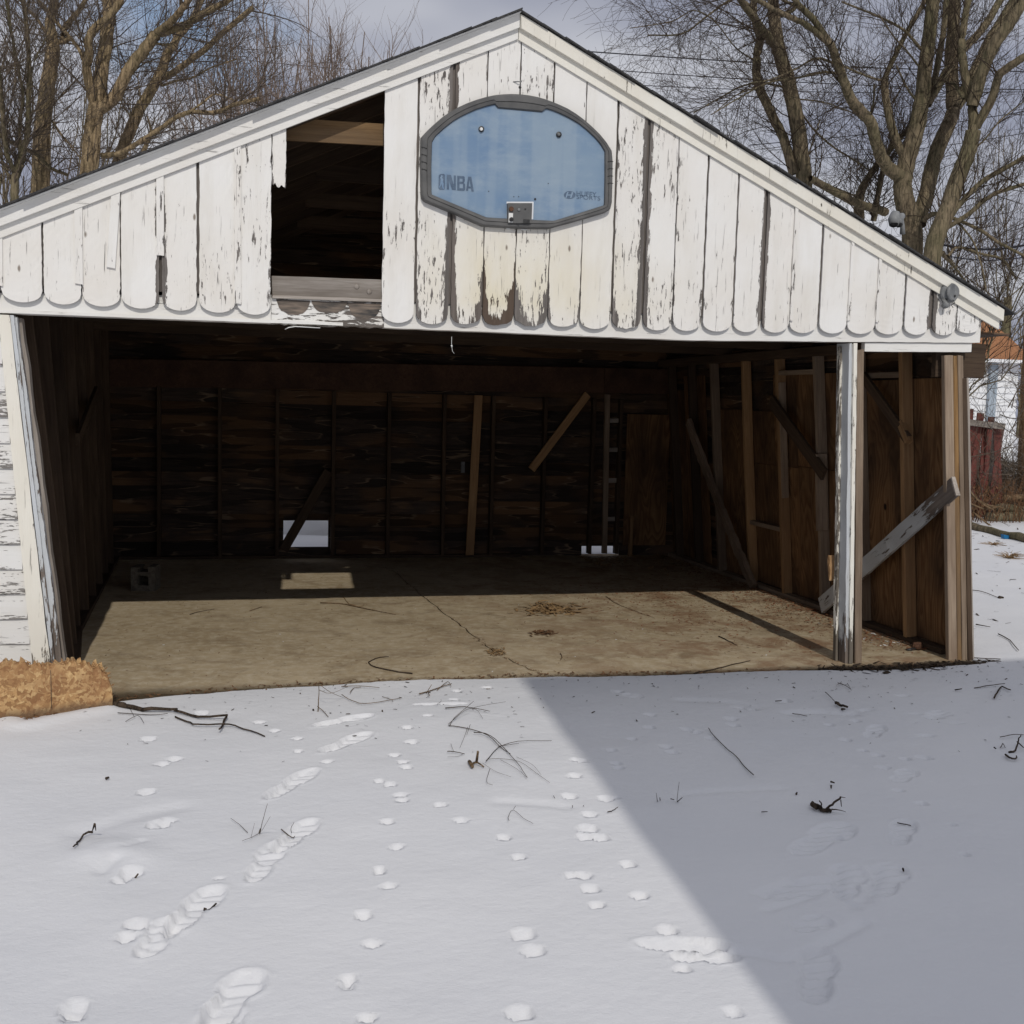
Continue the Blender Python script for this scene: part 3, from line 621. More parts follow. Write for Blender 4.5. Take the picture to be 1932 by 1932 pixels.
for x in xs_[1:]:
    beam('stud', (x, YB-.045, .03), (x+random.uniform(-.01, .01), YB-.045, 1.78), .04, .085, 'stud_dark', GAR, side=(1, 0, 0), seg=.5)
beam('stud', (5.28, YB-.06, .03), (5.25, YB-.06, 1.83), .06, .04, 'stud_grey', GAR, seg=.4)
beam('loose_board', (3.70, YB-.11, .03), (3.76, YB-.10, 1.78), .09, .02, 'stud', GAR, seg=.4)
for z in (.42, .86, 1.21, 1.54): beam('lath_block', (5.30, YB-.03, z), (5.45, YB-.03, z+.004), .03, .05, 'grey_plank', GAR, side=(0, 1, 0), seg=.1)
box('plywood_panel', 5.50, 6.02, YB-.06, YB-.048, .12, 1.62, 'ply', GAR)
beam('stud', (5.58, YB-.09, .0), (5.58, YB-.09, .46), .04, .05, 'stud', GAR)
beam('back_beam', (-.1, YB-.06, 1.90), (5.2, YB-.06, 1.99), .04, .28, 'band', GAR, side=(0, 1, 0), seg=1); beam('back_beam', (5.21, YB-.06, 1.99), (6.1, YB-.06, 2.0), .04, .28, 'band', GAR, side=(0, 1, 0), seg=1)
beam('sill_plate', (-.1, YB-.045, .015), (4.3, YB-.045, .015), .03, .085, 'stud_dark', GAR, side=(0, 0, 1), seg=1)
a, b = at(1763, 1183, 'y', YB-.12), at(1594, 1408, 'y', YB-.12); beam('brace', a, b, .085, .03, 'stud', GAR, seg=.3)
a, b = at(985, 1413, 'y', YB-.10), at(850, 1650, 'y', YB-.10); beam('brace', a, b, .10, .03, 'stud_dark', GAR, seg=.3)
box('latch', 3.60, 3.64, YB-.03, YB-.005, .93, 1.05, 'metal', GAR)
# ceiling joists across the span
for y in (1.25, 2.45, 3.65): beam('ceiling_joist', (-.05, y, 2.30), (6.1, y, 2.30), .04, .13, 'stud_dark', GAR, side=(0, 1, 0), seg=2)

# ---- leaning pole
a, b = (5.985, 2.98, .02), (5.83, 4.35, 1.56)
o = beam('leaning_board', a, b, .10, .045, 'rotten', None, side=(0, 1, .1), seg=.06, jit=.007, bow=.03)
tag(o, 'broken rotten board propped against the studs at the back of the right wall', 'board')

# ================================================================ BACKBOARD
BY = -.088
BBT = thing('basketball_backboard', 'grey-framed blue basketball backboard without a hoop, bolted to the gable', 'backboard', tuple(at(1550, 480, 'y', -.035)))
def Z9(zx, zy, y=BY): return at(1240+.3209*zx, 260+.3209*zy, 'y', y)
outer = [(75, 470), (130, 410), (200, 345), (275, 280), (350, 228), (425, 187), (500, 152), (590, 118), (680, 92), (765, 73), (850, 65), (925, 62), (1000, 65), (1075, 73), (1150, 86), (1230, 108), (1310, 137), (1380, 167), (1450, 200), (1525, 247), (1600, 303), (1675, 368), (1750, 442), (1810, 515), (1862, 600), (1870, 700), (1868, 900), (1862, 1085), (1845, 1150), (1790, 1180), (1530, 1255), (1270, 1325), (980, 1320), (650, 1300), (400, 1190), (150, 1085), (95, 1060), (76, 1010), (72, 800), (72, 600)]
inner = [(175, 1003), (173, 750), (180, 520), (210, 462), (300, 380), (380, 318), (450, 277), (530, 238), (600, 208), (690, 180), (768, 162), (788, 197), (1000, 216), (1215, 235), (1242, 202), (1310, 222), (1370, 247), (1460, 290), (1550, 342), (1625, 402), (1700, 472), (1750, 530), (1793, 602), (1793, 850), (1788, 1105), (1550, 1180), (1320, 1250), (1000, 1236), (690, 1218), (430, 1110)]
def ring(poly, N, cx=960, cy=700):
    P = np.array(poly, float); out = []
    for k in range(N):
        a = 2*math.pi*k/N; d = np.array((math.cos(a), math.sin(a))); best = None
        for i in range(len(P)):
            p, q = P[i]-(cx, cy), P[(i+1) % len(P)]-(cx, cy); e = q-p; den = d[0]*e[1]-d[1]*e[0]
            if abs(den) < 1e-9: continue
            t = (p[0]*e[1]-p[1]*e[0])/den; s = (p[0]*d[1]-p[1]*d[0])/den
            if t > 0 and -1e-6 <= s <= 1+1e-6 and (best is None or t > best): best = t
        out.append((cx+d[0]*best, cy+d[1]*best))
    return out
N = 220; RO, RI = ring(outer, N), ring(inner, N)
mixr = lambda t: [((1-t)*a[0]+t*b[0], (1-t)*a[1]+t*b[1]) for a, b in zip(RO, RI)]
loops = [(RO, -.036), (RO, BY+.014), (mixr(.06), BY+.004), (mixr(.16), BY), (mixr(.50), BY), (mixr(.515), BY+.005), (mixr(.555), BY+.005), (mixr(.57), BY-.001), (mixr(.92), BY+.002), (RI, BY+.018), (RI, BY+.024)]
v = []; f = []
for L, y in loops: v += [tuple(np.array((Z9(*p)[0], y, Z9(*p)[2]))) for p in L]
for j in range(len(loops)-1):
    for k in range(N): f.append((j*N+k, j*N+(k+1) % N, (j+1)*N+(k+1) % N, (j+1)*N+k))
link('frame', mesh('frame', v, f), 'plastic', BBT)
PV = [tuple(np.array((Z9(*p)[0], BY+.016, Z9(*p)[2]))) for p in RI]; cz_ = Z9(960, 700)
v = PV+[(cz_[0], BY+.016, cz_[2])]; link('panel', mesh('panel', v, [(k, (k+1) % N, N) for k in range(N)]), 'panel', BBT)
t = TB()
for s, xx in ((1, 75), (-1, 1868)):      # grip notches
    for k in range(4):
        y0_ = (565 if s > 0 else 700)+k*68; t.tube([Z9(xx, y0_, BY-.001), Z9(xx+s*28, y0_+4*s, BY-.001), Z9(xx+s*52, y0_+(16 if s > 0 else 4), BY-.001)], [.0022]*3, 5)
t.build('grip_ridge', 'dark_metal', BBT)
q = [Z9(*p, BY-.012) for p in ((882, 1088), (1112, 1088), (1105, 1275), (885, 1275))]; v = [tuple(p) for p in q]+[(p[0], BY+.012, p[2]) for p in q]
plate = link('bracket_plate', mesh('bracket_plate', v, [(0, 1, 2, 3), (0, 4, 5, 1), (1, 5, 6, 2), (2, 6, 7, 3), (3, 7, 4, 0)]), 'plastic', BBT)
q = [Z9(*p, BY+.0145) for p in ((872, 1075), (1125, 1075), (1120, 1240), (874, 1240))]; link('bracket_border', mesh('bracket_border', [tuple(p) for p in q]+[(p[0], BY+.016, p[2]) for p in q], [(0, 1, 2, 3), (0, 4, 5, 1), (1, 5, 6, 2), (3, 2, 6, 7), (0, 3, 7, 4)]), 'siding', BBT)
def disc(name, zx, zy, r, y, mat, h=.008, parent=BBT, k=14):
    p = Z9(zx, zy, y); t = TB(); t.tube([(p[0], y+h, p[2]), (p[0], y, p[2]), (p[0], y-.001, p[2])], [r, r, r*.7], k); return t.build(name, mat, parent, False)
for zx, zy in ((637, 395), (1362, 447)):
    disc('washer', zx, zy, .017, BY+.008, 'dark_metal'); disc('bolt', zx, zy+(-4 if zx > 1000 else 0), .009, BY-.004, 'metal' if zx > 1000 else 'white', .014)
disc('bolt', 918, 1142, .014, BY-.022, 'rust', .012); disc('bolt', 988, 1148, .008, BY-.018, 'metal', .01); disc('bolt', 1048, 1143, .005, BY-.016, 'dark_metal', .006); disc('bolt', 918, 1240, .013, BY-.024, 'dark_metal', .012)
disc('bolt', 1140, 1050, .006, BY+.010, 'dark_metal'); disc('bolt', 985, 1285, .004, BY-.014, 'dark_metal')
for p in ((940, 1028), (985, 1028), (705, 978), (1262, 905)): disc('screw_hole', *p, .0028, BY+.0135, 'dark_metal', .002)
def zbox(name, a, b, y0, y1, mat, parent=BBT):
    p, q = Z9(*a, y0), Z9(*b, y0); return box(name, min(p[0], q[0]), max(p[0], q[0]), y0, y1, min(p[2], q[2]), max(p[2], q[2]), mat, parent)
zbox('slot_insert', (893, 1180), (930, 1270), BY-.0155, BY-.0125, 'white'); zbox('slot_opening', (1030, 1238), (1088, 1278), BY-.016, BY-.0125, 'dark_metal')
zbox('mounting_tab', (870, 1322), (905, 1334), -.06, -.04, 'white'); zbox('mounting_tab', (1012, 1330), (1068, 1342), -.06, -.04, 'white')
def lettering(s, x0, y0, x1, y1, bold, name='lettering', y=BY+.0138, mat='ink'):
    c = bpy.data.curves.new('lettering', 'FONT'); c.body = s; c.size = 1; c.offset = bold; c.space_character = 1.0
    o = bpy.data.objects.new('tmp', c); COL.objects.link(o); bpy.context.view_layer.update()
    me = bpy.data.meshes.new_from_object(o.evaluated_get(bpy.context.evaluated_depsgraph_get())); bpy.data.objects.remove(o)
    co = np.array([v.co[:] for v in me.vertices]); mn, mxx = co.min(0), co.max(0)
    A, B = Z9(x0, y1, y), Z9(x1, y0, y)
    for v in me.vertices:
        u = (v.co.x-mn[0])/(mxx[0]-mn[0]); w = (v.co.y-mn[1])/(mxx[1]-mn[1]); v.co = (A[0]+(B[0]-A[0])*u, y, A[2]+(B[2]-A[2])*w)
    me.materials.clear(); return link(name, me, mat, BBT)
def quads(name, Q, y=BY+.0138):
    v = []; f = []
    for q in Q:
        f.append(tuple(range(len(v), len(v)+len(q)))); v += [(p[0], y, p[2]) for p in (Z9(*c, y) for c in q)]
    link(name, mesh(name, v, f), 'ink', BBT)
quads('letter_n', [[(312, 822), (334, 824), (334, 962), (312, 960)], [(335, 824), (352, 826), (377, 915), (377, 965), (362, 964), (335, 880)], [(378, 829), (398, 831), (398, 967), (378, 965)]])
quads('letter_b', [[(410, 832), (432, 834), (432, 970), (410, 968)], [(433, 834), (468, 836), (480, 843), (480, 862), (433, 858)], [(460, 862), (482, 863), (482, 885), (472, 898), (460, 897)], [(433, 886), (459, 888), (472, 899), (482, 908), (433, 908)], [(463, 909), (484, 909), (486, 925), (486, 950), (463, 948)], [(433, 948), (486, 951), (484, 966), (474, 974), (433, 971)]])
quads('letter_a', [[(512, 840), (530, 841), (512, 975), (492, 972)], [(531, 841), (542, 842), (566, 980), (544, 978), (526, 870)], [(516, 932), (534, 933), (538, 952), (514, 950)]])
lettering('HUFFY', 1525, 988, 1712, 1018, .0); lettering('SPORTS', 1525, 1026, 1748, 1048, -.004)
# league emblem: rounded plaque with a light slanting figure shape
pl_ = [(238, 830), (250, 817), (288, 815), (296, 828), (297, 950), (288, 963), (248, 964), (236, 950)]
def flat(name, pts, y, mat): 
    q = [Z9(*p, y) for p in pts]; return link(name, mesh(name, [(p[0], y, p[2]) for p in q], [tuple(range(len(q)))]), mat, BBT)
flat('emblem', pl_, BY+.0140, 'ink')
flat('emblem_figure', [(262, 826), (272, 830), (274, 842), (268, 850), (280, 868), (276, 886), (284, 908), (280, 930), (286, 955), (278, 958), (268, 930), (262, 908), (254, 930), (246, 945), (240, 940), (250, 915), (254, 890), (256, 862), (248, 850), (256, 842)], BY+.0132, 'panel')
el = [(1462+55*math.cos(a), 1012+36*math.sin(a)) for a in np.linspace(0, 2*math.pi, 28)[:-1]]
flat('oval_emblem', el, BY+.0140, 'ink')
flat('oval_emblem_stroke', [(1438, 985), (1452, 985), (1444, 1008), (1474, 1008), (1482, 985), (1496, 985), (1478, 1040), (1464, 1040), (1471, 1018), (1441, 1018), (1434, 1040), (1420, 1040)], BY+.0132, 'panel')

# ================================================================ LAMPS, BLOCK, OSB, SMALL THINGS
p = at(2845, 878, 'y', -.06); LP = thing('floodlight_holder', 'round grey outdoor lamp box with a broken socket at the right end of the gable', 'lamp', (p[0], -.04, p[2]))
t = TB(); t.tube([(p[0], -.036, p[2]), (p[0], -.075, p[2]), (p[0]-.003, -.09, p[2]), (p[0]-.003, -.094, p[2])], [.064, .068, .06, .03], 24); t.build('junction_box', 'metal', LP, False)
t = TB(); t.tube([(p[0]+.004, -.0945, p[2]), (p[0]+.006, -.101, p[2]), (p[0]+.007, -.103, p[2])], [.055, .054, .046], 24); t.build('cover', 'metal', LP, False)
for q_ in ((-.028, .026), (.022, -.024)): disc_ = TB(); disc_.tube([(p[0]+q_[0], -.103, p[2]+q_[1]), (p[0]+q_[0], -.107, p[2]+q_[1])], [.008, .006], 10); disc_.build('screw', 'dark_metal', LP, False)
t = TB(); t.tube([(p[0]-.03, -.07, p[2]-.05), (p[0]-.036, -.085, p[2]-.085), (p[0]-.03, -.09, p[2]-.105)], [.022, .026, .018], 12); t.build('socket', 'metal', LP)
t = TB(); t.tube([(p[0]+.01, -.1, p[2]-.05), (p[0]+.02, -.11, p[2]-.07), (p[0]-.0, -.1, p[2]-.085), (p[0]+.015, -.1, p[2]-.10)], [.003]*4, 5); t.tube([(p[0]-.02, -.1, p[2]+.03), (p[0]-.002, -.105, p[2]+.045)], [.004]*2, 5); t.tube([(p[0]-.02, -.1, p[2]-.02), (p[0]+.004, -.1, p[2]-.012)], [.004]*2, 5); t.build('loose_wire', 'dark_metal', LP)
p = at(2690, 660, 'y', .05); p = (float(p[0]), .05, float(p[2])); LP = thing('roof_floodlight', 'grey twin-hooded floodlight standing on the right roof slope in front of the trees', 'lamp', (p[0], .05, p[2]-.06))
for dx_, dz_, s_ in ((-.03, .01, .95), (.008, .0, .75)):
    t = TB(); t.tube([(p[0]+dx_+.035, .05, p[2]+dz_+.03), (p[0]+dx_+.01, .04, p[2]+dz_+.02), (p[0]+dx_-.01, .02, p[2]+dz_-.012), (p[0]+dx_-.02, .0, p[2]+dz_-.05*s_)], [.02, .034*s_, .04*s_, .034*s_], 14); t.build('lamp_hood', 'metal', LP)
    t = TB(); t.tube([(p[0]+dx_-.02, -.002, p[2]+dz_-.05*s_), (p[0]+dx_-.021, -.004, p[2]+dz_-.052*s_)], [.028*s_, .022*s_], 14); t.build('lens', 'dark_metal', LP)
t = TB(); t.tube([(p[0]+.03, .05, p[2]+.03), (p[0]+.045, .05, p[2]-.03), (p[0]+.05, .05, p[2]-.09)], [.014, .014, .018], 10); t.build('stem', 'metal', LP)
# cinder block
CB = thing('cinder_block', 'single concrete block with a square hole on the shadowed floor near the left wall', 'concrete block', (.43, 3.45, 0))
def bxl(t, x0, x1, y0, y1, z0, z1, ang=-.18, c=(.43, 3.45)):
    v = []
    for x, y, z in boxv(x0, x1, y0, y1, z0, z1):
        v.append((c[0]+x*math.cos(ang)-y*math.sin(ang)+random.uniform(-.002, .002), c[1]+x*math.sin(ang)+y*math.cos(ang), z+random.uniform(-.002, .002)))
    t.add(v, BOXF)
t = TB()
for b in ((-.1, -.045, -.1, .1, 0, .195), (.045, .1, -.1, .1, 0, .195), (-.045, .045, -.1, .1, 0, .05), (-.045, .045, -.1, .1, .135, .165), (-.045, .045, .05, .1, .05, .135)): bxl(t, *b)
bxl(t, -.1, -.03, -.1, .1, .195, .205); bxl(t, .04, .1, -.1, .1, .195, .212); t.build('block_body', 'block', CB, False)
# torn strand board
OB = thing('strand_board_piece', 'torn orange-brown strand board standing on the snow at the foot of the left casing', 'board', (.1, -.55, 0))
P0, P1 = np.array((-.55, -.80)), np.array((.535, -.455)); D = (P1-P0)/np.linalg.norm(P1-P0); LNG = np.linalg.norm(P1-P0); Nn = np.array((-D[1], D[0]))
def obh(s):   # height along the board
    x = s/LNG; return float(np.interp(x, (0, .4, .5, .62, .72, .84, .9, .95, .98, 1), (.262, .270, .295, .283, .262, .268, .240, .225, .19, .13)))
nx_ = 110; v = []; f = []; rows = 9
for i in range(nx_+1):
    s = LNG*i/nx_; h = obh(s)+random.uniform(-.012, .014)
    for j in range(rows+1):
        z = -.02+(h+.02)*j/rows; bl = .012*math.sin(j/rows*3.1)+random.uniform(-.0012, .0012)
        q = P0+D*(s+random.uniform(-.002, .002)*(j/rows))-Nn*(bl)+Nn*(z*.12); v.append((q[0], q[1], z))
    for k, (dd, dz) in enumerate(((.02, .012), (.05, random.uniform(-.01, .02)), (.085, random.uniform(-.03, .012)), (.11, -.05), (.12, -h+.0))):
        q = P0+D*s+Nn*(dd+h*.12); v.append((q[0], q[1], max(-.01, h+dz+random.uniform(-.005, .005))))
R_ = rows+1+5
for i in range(nx_):
    for j in range(R_-1): a = i*R_+j; f.append((a, a+R_, a+R_+1, a+1))
f.append(tuple(range(R_))); f.append(tuple(range(nx_*R_+R_-1, nx_*R_-1, -1)))
link('board_body', mesh('board_body', v, f), 'osb', OB)
t = TB()
for i in range(420):    # frayed strands along the torn top and right edge
    s = random.uniform(0, LNG) if random.random() < .75 else LNG-abs(random.gauss(0, .03)); h = obh(min(s, LNG)); dd = random.uniform(-.005, .09)
    if s > LNG*.985: zz = random.uniform(0, h)
    else: zz = h-random.uniform(0, .02)
    q = P0+D*s+Nn*(dd+zz*.12); L_ = random.uniform(.01, .035); a = random.uniform(0, 6.28); up_ = random.uniform(-.1, 1)
    d_ = np.array((math.cos(a)*L_, math.sin(a)*L_*.6, up_*L_)); w_ = np.array((random.uniform(-.004, .004), random.uniform(-.003, .003), .003))
    b0 = np.array((q[0], q[1], zz)); t.add([b0-w_, b0+w_, b0+d_+w_*.4, b0+d_-w_*.4], [(0, 1, 2, 3)])
for sx, hh in ((.93, .05), (.955, .045), (.90, .03), (.86, .04)):
    q = P0+D*LNG*sx+Nn*.07; b0 = np.array((q[0], q[1], obh(LNG*sx)-.01)); t.add([b0+(-.02, 0, 0), b0+(.02, 0, 0), b0+(.012, 0, hh), b0+(-.002, 0, hh*.8)], [(0, 1, 2, 3)])
tag(t.build('frayed_strand', 'osb', OB, False), kind='stuff')
q = P0+D*LNG*.73; t = TB(); t.tube([(q[0]-Nn[0]*.012, q[1]-Nn[1]*.012, .05), (q[0]-Nn[0]*.0-.0, q[1]-.004, .25)], [.0015, .0015], 4); t.build('crack', 'dark_metal', OB)
t = TB()
for i in range(130):
    s = random.uniform(-.02, .75)*LNG; q = P0+D*s-Nn*abs(random.gauss(0, .03)); r = random.uniform(.006, .02); a = random.uniform(0, 6.28)
    b0 = np.array((q[0], q[1], .004+random.uniform(0, .014))); e1 = np.array((math.cos(a)*r, math.sin(a)*r, random.uniform(-.006, .01))); e2 = np.array((-math.sin(a)*r*.6, math.cos(a)*r*.6, random.uniform(-.002, .01)))
    t.add([b0-e1-e2, b0+e1-e2, b0+e1+e2, b0-e1+e2], [(0, 1, 2, 3)])
tag(t.build('board_crumbs', 'litter', None, False), 'brown rotten crumbs along the foot of the torn strand board', 'debris', kind='stuff')
# rusty clamp near the corner
p = at(2750, 1950, 'z', 0); p = (float(p[0]), float(p[1]), 0.); RC = thing('rusty_clamp', 'small rusted metal bracket lying on the slab near the right corner', 'bracket', p)
t = TB(); t.tube([(p[0]-.03, p[1], .0), (p[0]-.028, p[1], .05), (p[0]+.03, p[1], .05), (p[0]+.032, p[1], .0)], [.012]*4, 8); t.tube([(p[0], p[1], .012), (p[0], p[1], .045)], [.03, .024], 12); t.build('bracket_body', 'rust', RC)
t = TB(); t.tube([(p[0]-.09, p[1]-.015, .006), (p[0]-.02, p[1]-.01, .012)], [.012, .01], 6); t.build('flange', 'dark_metal', RC)
# ================================================================ SNOW GROUND with prints pressed into it
def axis(fine0, fine1, st, lo, hi, g=1.16):
    a = list(np.arange(fine0, fine1, st)); s = st; x = a[-1]
    while x < hi: s *= g; x += s; a.append(x)
    s = st; x = a[0]; b = []
    while x > lo: s *= g; x -= s; b.append(x)
    return np.array(b[::-1]+a)
gx = axis(-.95, 4.6, .0115, -400, 4.6); gx = gx[gx < 4.6]; gx = np.concatenate([gx, axis(4.6, 9.5, .03, 4.6, 500, 1.09)[0:]]); gx = np.unique(gx)
gy = axis(-4.3, .12, .009, -300, .12); gy = gy[gy < .12]; gy = np.concatenate([gy, axis(.12, 12, .07, .12, 600, 1.1)]); gy = np.unique(gy)
X, Y = np.meshgrid(gx, gy)
def vnoise(X, Y, sc, seed):
    r = np.random.default_rng(seed); T = r.random((256, 256)); u, v = X*sc, Y*sc; i, j = np.floor(u).astype(int), np.floor(v).astype(int); a, b = u-i, v-j; a = a*a*(3-2*a); b = b*b*(3-2*b)
    g = lambda i, j: T[i % 256, j % 256]
    return (g(i, j)*(1-a)+g(i+1, j)*a)*(1-b)+(g(i, j+1)*(1-a)+g(i+1, j+1)*a)*b-.5
Z = .018*vnoise(X, Y, .9, 1)+.014*vnoise(X, Y, 2.3, 2)+.004*vnoise(X, Y*1.2, 6, 3)+.0012*vnoise(X*.9, Y*1.1, 20, 4)+.0008*vnoise(X, Y, 55, 5)
far = np.clip((np.hypot(X-3, Y)-25)/60, 0, 1); Z += far*.6*vnoise(X, Y, .03, 6)
def gnd(p, s='z'): return p
def dent(c, ang, L, Wd, dp, kind='paw', rim=.12):
    """press a print; ang = direction of its long side. The bed slopes down toward the viewer's side lip."""
    c = np.array(c[:2], float); ca, sa = math.cos(ang), math.sin(ang); R_ = max(L, Wd)*1.3
    ii = np.where((gx > c[0]-R_) & (gx < c[0]+R_))[0]; jj = np.where((gy > c[1]-R_) & (gy < c[1]+R_))[0]
    if len(ii) < 2 or len(jj) < 2: return
    sl_ = np.ix_(jj, ii); x, y = X[sl_]-c[0], Y[sl_]-c[1]; u = (x*ca+y*sa)/(L/2); v = (-x*sa+y*ca)/(Wd/2)
    if kind == 'boot':
        wv = np.where(u > 0, 1.0, .80)*(1-.22*np.exp(-((u+.08)/.25)**2)); r = np.sqrt((v/wv)**2+np.abs(u)**3.2)
    else: r = np.sqrt(np.abs(u)**2.4+np.abs(v)**2.4)
    r = r+.10*vnoise(x, y, 55, int(abs(c[0])*97) % 91)
    m = np.clip((1.12-r)/.26, 0, 1); m = m*m*(3-2*m)
    if kind == 'boot': tw = np.clip(.70-y/(L*1.1), .25, 1.2); d = dp*m*tw
    else: tw = np.clip((Wd/2-y)/Wd, 0.0, 1.15); d = dp*1.35*m*(.12+.88*tw)
    if kind == 'boot':
        ph = (y*.85+x*.12*ca)/.036+.5*vnoise(x, y, 7, 5); d -= np.clip((1.02-r)/.2, 0, 1)*.0115*(ph-np.floor(ph)-.5); d += m*.006*vnoise(x, y, 30, 8)
    else: d += m*.008*vnoise(x, y, 45, 9)
    ring_ = np.exp(-((r-1.14)/.14)**2)*dp*rim; Z[sl_] += ring_-d
def bootline(w, a, b, wd=.105, dp=.034): 
    p, q = w(*a, 'z', 0), w(*b, 'z', 0); d = q-p; dent((p+q)/2, math.atan2(d[1], d[0]), float(np.linalg.norm(d[:2])), wd, dp, 'boot')
PX = lambda zx, zy, ax, v: at(zx*3072/1932, zy*3072/1932, ax, v)
for a, b, wd, dp in (((592, 1374), (702, 1354), .10, .034), ((606, 1424), (697, 1387), .10, .034), ((503, 1511), (596, 1457), .10, .036), ((520, 1612), (592, 1551), .105, .038), ((474, 1668), (528, 1595), .10, .024), ((268, 1808), (330, 1738), .105, .022), ((318, 1765), (414, 1678), .11, .04), ((395, 1930), (482, 1835), .12, .042), ((355, 1990), (440, 1900), .12, .03), ((1265, 1810), (1396, 1812), .075, .03), ((778, 1336), (882, 1332), .06, .02)): bootline(PX, a, b, wd, dp)
for a, b, wd, dp in (((1500, 1620), (1600, 1560), .15, .018), ((1690, 1600), (1712, 1552), .10, .02), ((1535, 1900), (1545, 1792), .12, .024), ((1590, 1700), (1605, 1640), .13, .016), ((1655, 1700), (1690, 1640), .13, .016), ((1440, 1700), (1570, 1670), .11, .014), ((1640, 1395), (1660, 1372), .1, .02), ((1690, 1480), (1720, 1455), .1, .018), ((1755, 1362), (1778, 1345), .1, .018), ((1500, 1760), (1560, 1740), .1, .012)): bootline(PX, a, b, wd, dp)
paws = [(BL, [(840, 325, 75), (920, 467, 66), (985, 440, 66), (828, 632, 85), (900, 822, 105), (945, 800, 75), (745, 1090, 100), (690, 1130, 75), (775, 1390, 110), (715, 1458, 90), (1465, 230, 48), (1555, 283, 46), (1683, 330, 40), (1688, 403, 42), (1850, 463, 42), (430, 1835, 125), (420, 1890, 120), (1240, 1125, 26), (370, 1870, 50), (1140, 180, 70)]),
        (BM, [(488, 208, 40), (372, 272, 50), (398, 350, 60), (303, 427, 52), (345, 472, 48), (370, 503, 50), (215, 582, 46), (275, 600, 60), (335, 660, 58), (340, 690, 55), (556, 718, 56), (676, 802, 58), (260, 810, 60), (315, 943, 62), (918, 890, 62), (1003, 1000, 64), (215, 1068, 60), (212, 1090, 48), (265, 1168, 68), (122, 1328, 82), (172, 1483, 76), (38, 1680, 74), (35, 1720, 60), (145, 1900, 76), (1025, 1438, 112), (1085, 1533, 104), (1010, 1880, 125), (635, 108, 40), (655, 57, 36), (825, 37, 46), (1325, 455, 50), (1365, 460, 50), (1318, 547, 62), (1285, 657, 68), (1493, 668, 72), (1548, 664, 36), (1400, 760, 68), (1392, 838, 92), (1375, 885, 78), (1465, 888, 80), (1620, 1042, 74), (1685, 1217, 74), (1443, 1270, 64), (1303, 1104, 62), (1370, 1106, 72), (1405, 1178, 86), (1845, 1410, 92), (1930, 1635, 70), (1525, 393, 50), (1640, 322, 50), (1740, 262, 54), (1745, 190, 54), (1555, 468, 50), (1560, 495, 50), (1835, 368, 60), (1872, 398, 60), (1650, 80, 90), (1560, 55, 60)]),
        (BR, [(280, 1880, 90), (270, 215, 60), (285, 250, 60), (20, 275, 60), (65, 290, 60), (155, 325, 50), (825, 243, 46), (980, 225, 46), (1035, 170, 50), (1020, 390, 42), (1100, 415, 56), (1365, 430, 70), (920, 330, 56), (385, 160, 60), (315, 150, 60), (570, 112, 70), (1260, 437, 46), (1380, 310, 50), (1550, 240, 46), (1320, 190, 40), (1240, 85, 40), (1130, 490, 60), (1220, 625, 46), (1350, 700, 50), (880, 885, 44), (1520, 820, 40), (1590, 985, 40)])]
for w, L in paws:
    for zx, zy, wz in L:
        p = w(zx, zy, 'z', 0); q = w(zx+wz, zy, 'z', 0); r = float(np.linalg.norm((q-p)[:2])); sh = w is BR or (w is BM and zx > 1500 and zy < 500)
        dent(p, random.uniform(-.3, .3), r*1.12, r*1.3, (.033 if r > .1 else .027)*(.55 if sh else 1))
# long scrape across the shade edge, ridge lines in the shade, faint drifts
p, q = BM(1675, 1490, 'z', 0), BR(250, 1500, 'z', 0); d = q-p; dent((p+q)/2, math.atan2(d[1], d[0]), float(np.linalg.norm(d[:2])), .085, .034, 'slot')
def crease(w, pts, wd, h):
    P = smooth_path([w(*a, 'z', 0)[:2] for a in pts], 5)
    for i in range(len(P)-1):
        a, b = P[i], P[i+1]; R_ = wd*3; ii = np.where((gx > min(a[0], b[0])-R_) & (gx < max(a[0], b[0])+R_))[0]; jj = np.where((gy > min(a[1], b[1])-R_) & (gy < max(a[1], b[1])+R_))[0]
        if len(ii) < 2 or len(jj) < 2: continue
        s_ = np.ix_(jj, ii); e = b-a; L2 = e@e; t = np.clip(((X[s_]-a[0])*e[0]+(Y[s_]-a[1])*e[1])/L2, 0, 1); dd = np.hypot(X[s_]-a[0]-t*e[0], Y[s_]-a[1]-t*e[1])
        CR[s_] = np.maximum(CR[s_], np.exp(-(dd/wd)**2)*h)
CR = np.zeros_like(Z)
crease(BR, [(260, 1530), (420, 1550), (600, 1580), (800, 1495), (1020, 1385)], .022, .012); crease(BR, [(430, 1215), (560, 1170), (620, 1150)], .02, .010); crease(BR, [(480, 1300), (700, 1235), (800, 1195)], .02, .010); crease(BR, [(870, 1080), (880, 1220), (960, 1290)], .025, .012); crease(BR, [(1080, 1090), (1020, 1250)], .03, .014)
crease(BR, [(0, 640), (300, 615), (560, 610)], .03, .007); crease(BM, [(900, 700), (1150, 705), (1250, 715)], .04, .008); crease(BL, [(450, 860), (800, 760), (1000, 720)], .06, .010); crease(BL, [(580, 1080), (650, 1030)], .03, .012); crease(BL, [(720, 960), (800, 920)], .02, .008)
crease(BR, [(600, 180), (760, 170), (960, 185)], .04, .014); crease(BR, [(0, 105), (250, 120), (400, 150)], .05, .012)
Z = Z-CR
CR = np.zeros_like(Z); crease(BL, [(560, 990), (640, 960), (760, 1000)], .10, .022); crease(BL, [(0, 200), (120, 250), (340, 210), (600, 160)], .07, .02); Z = Z+CR
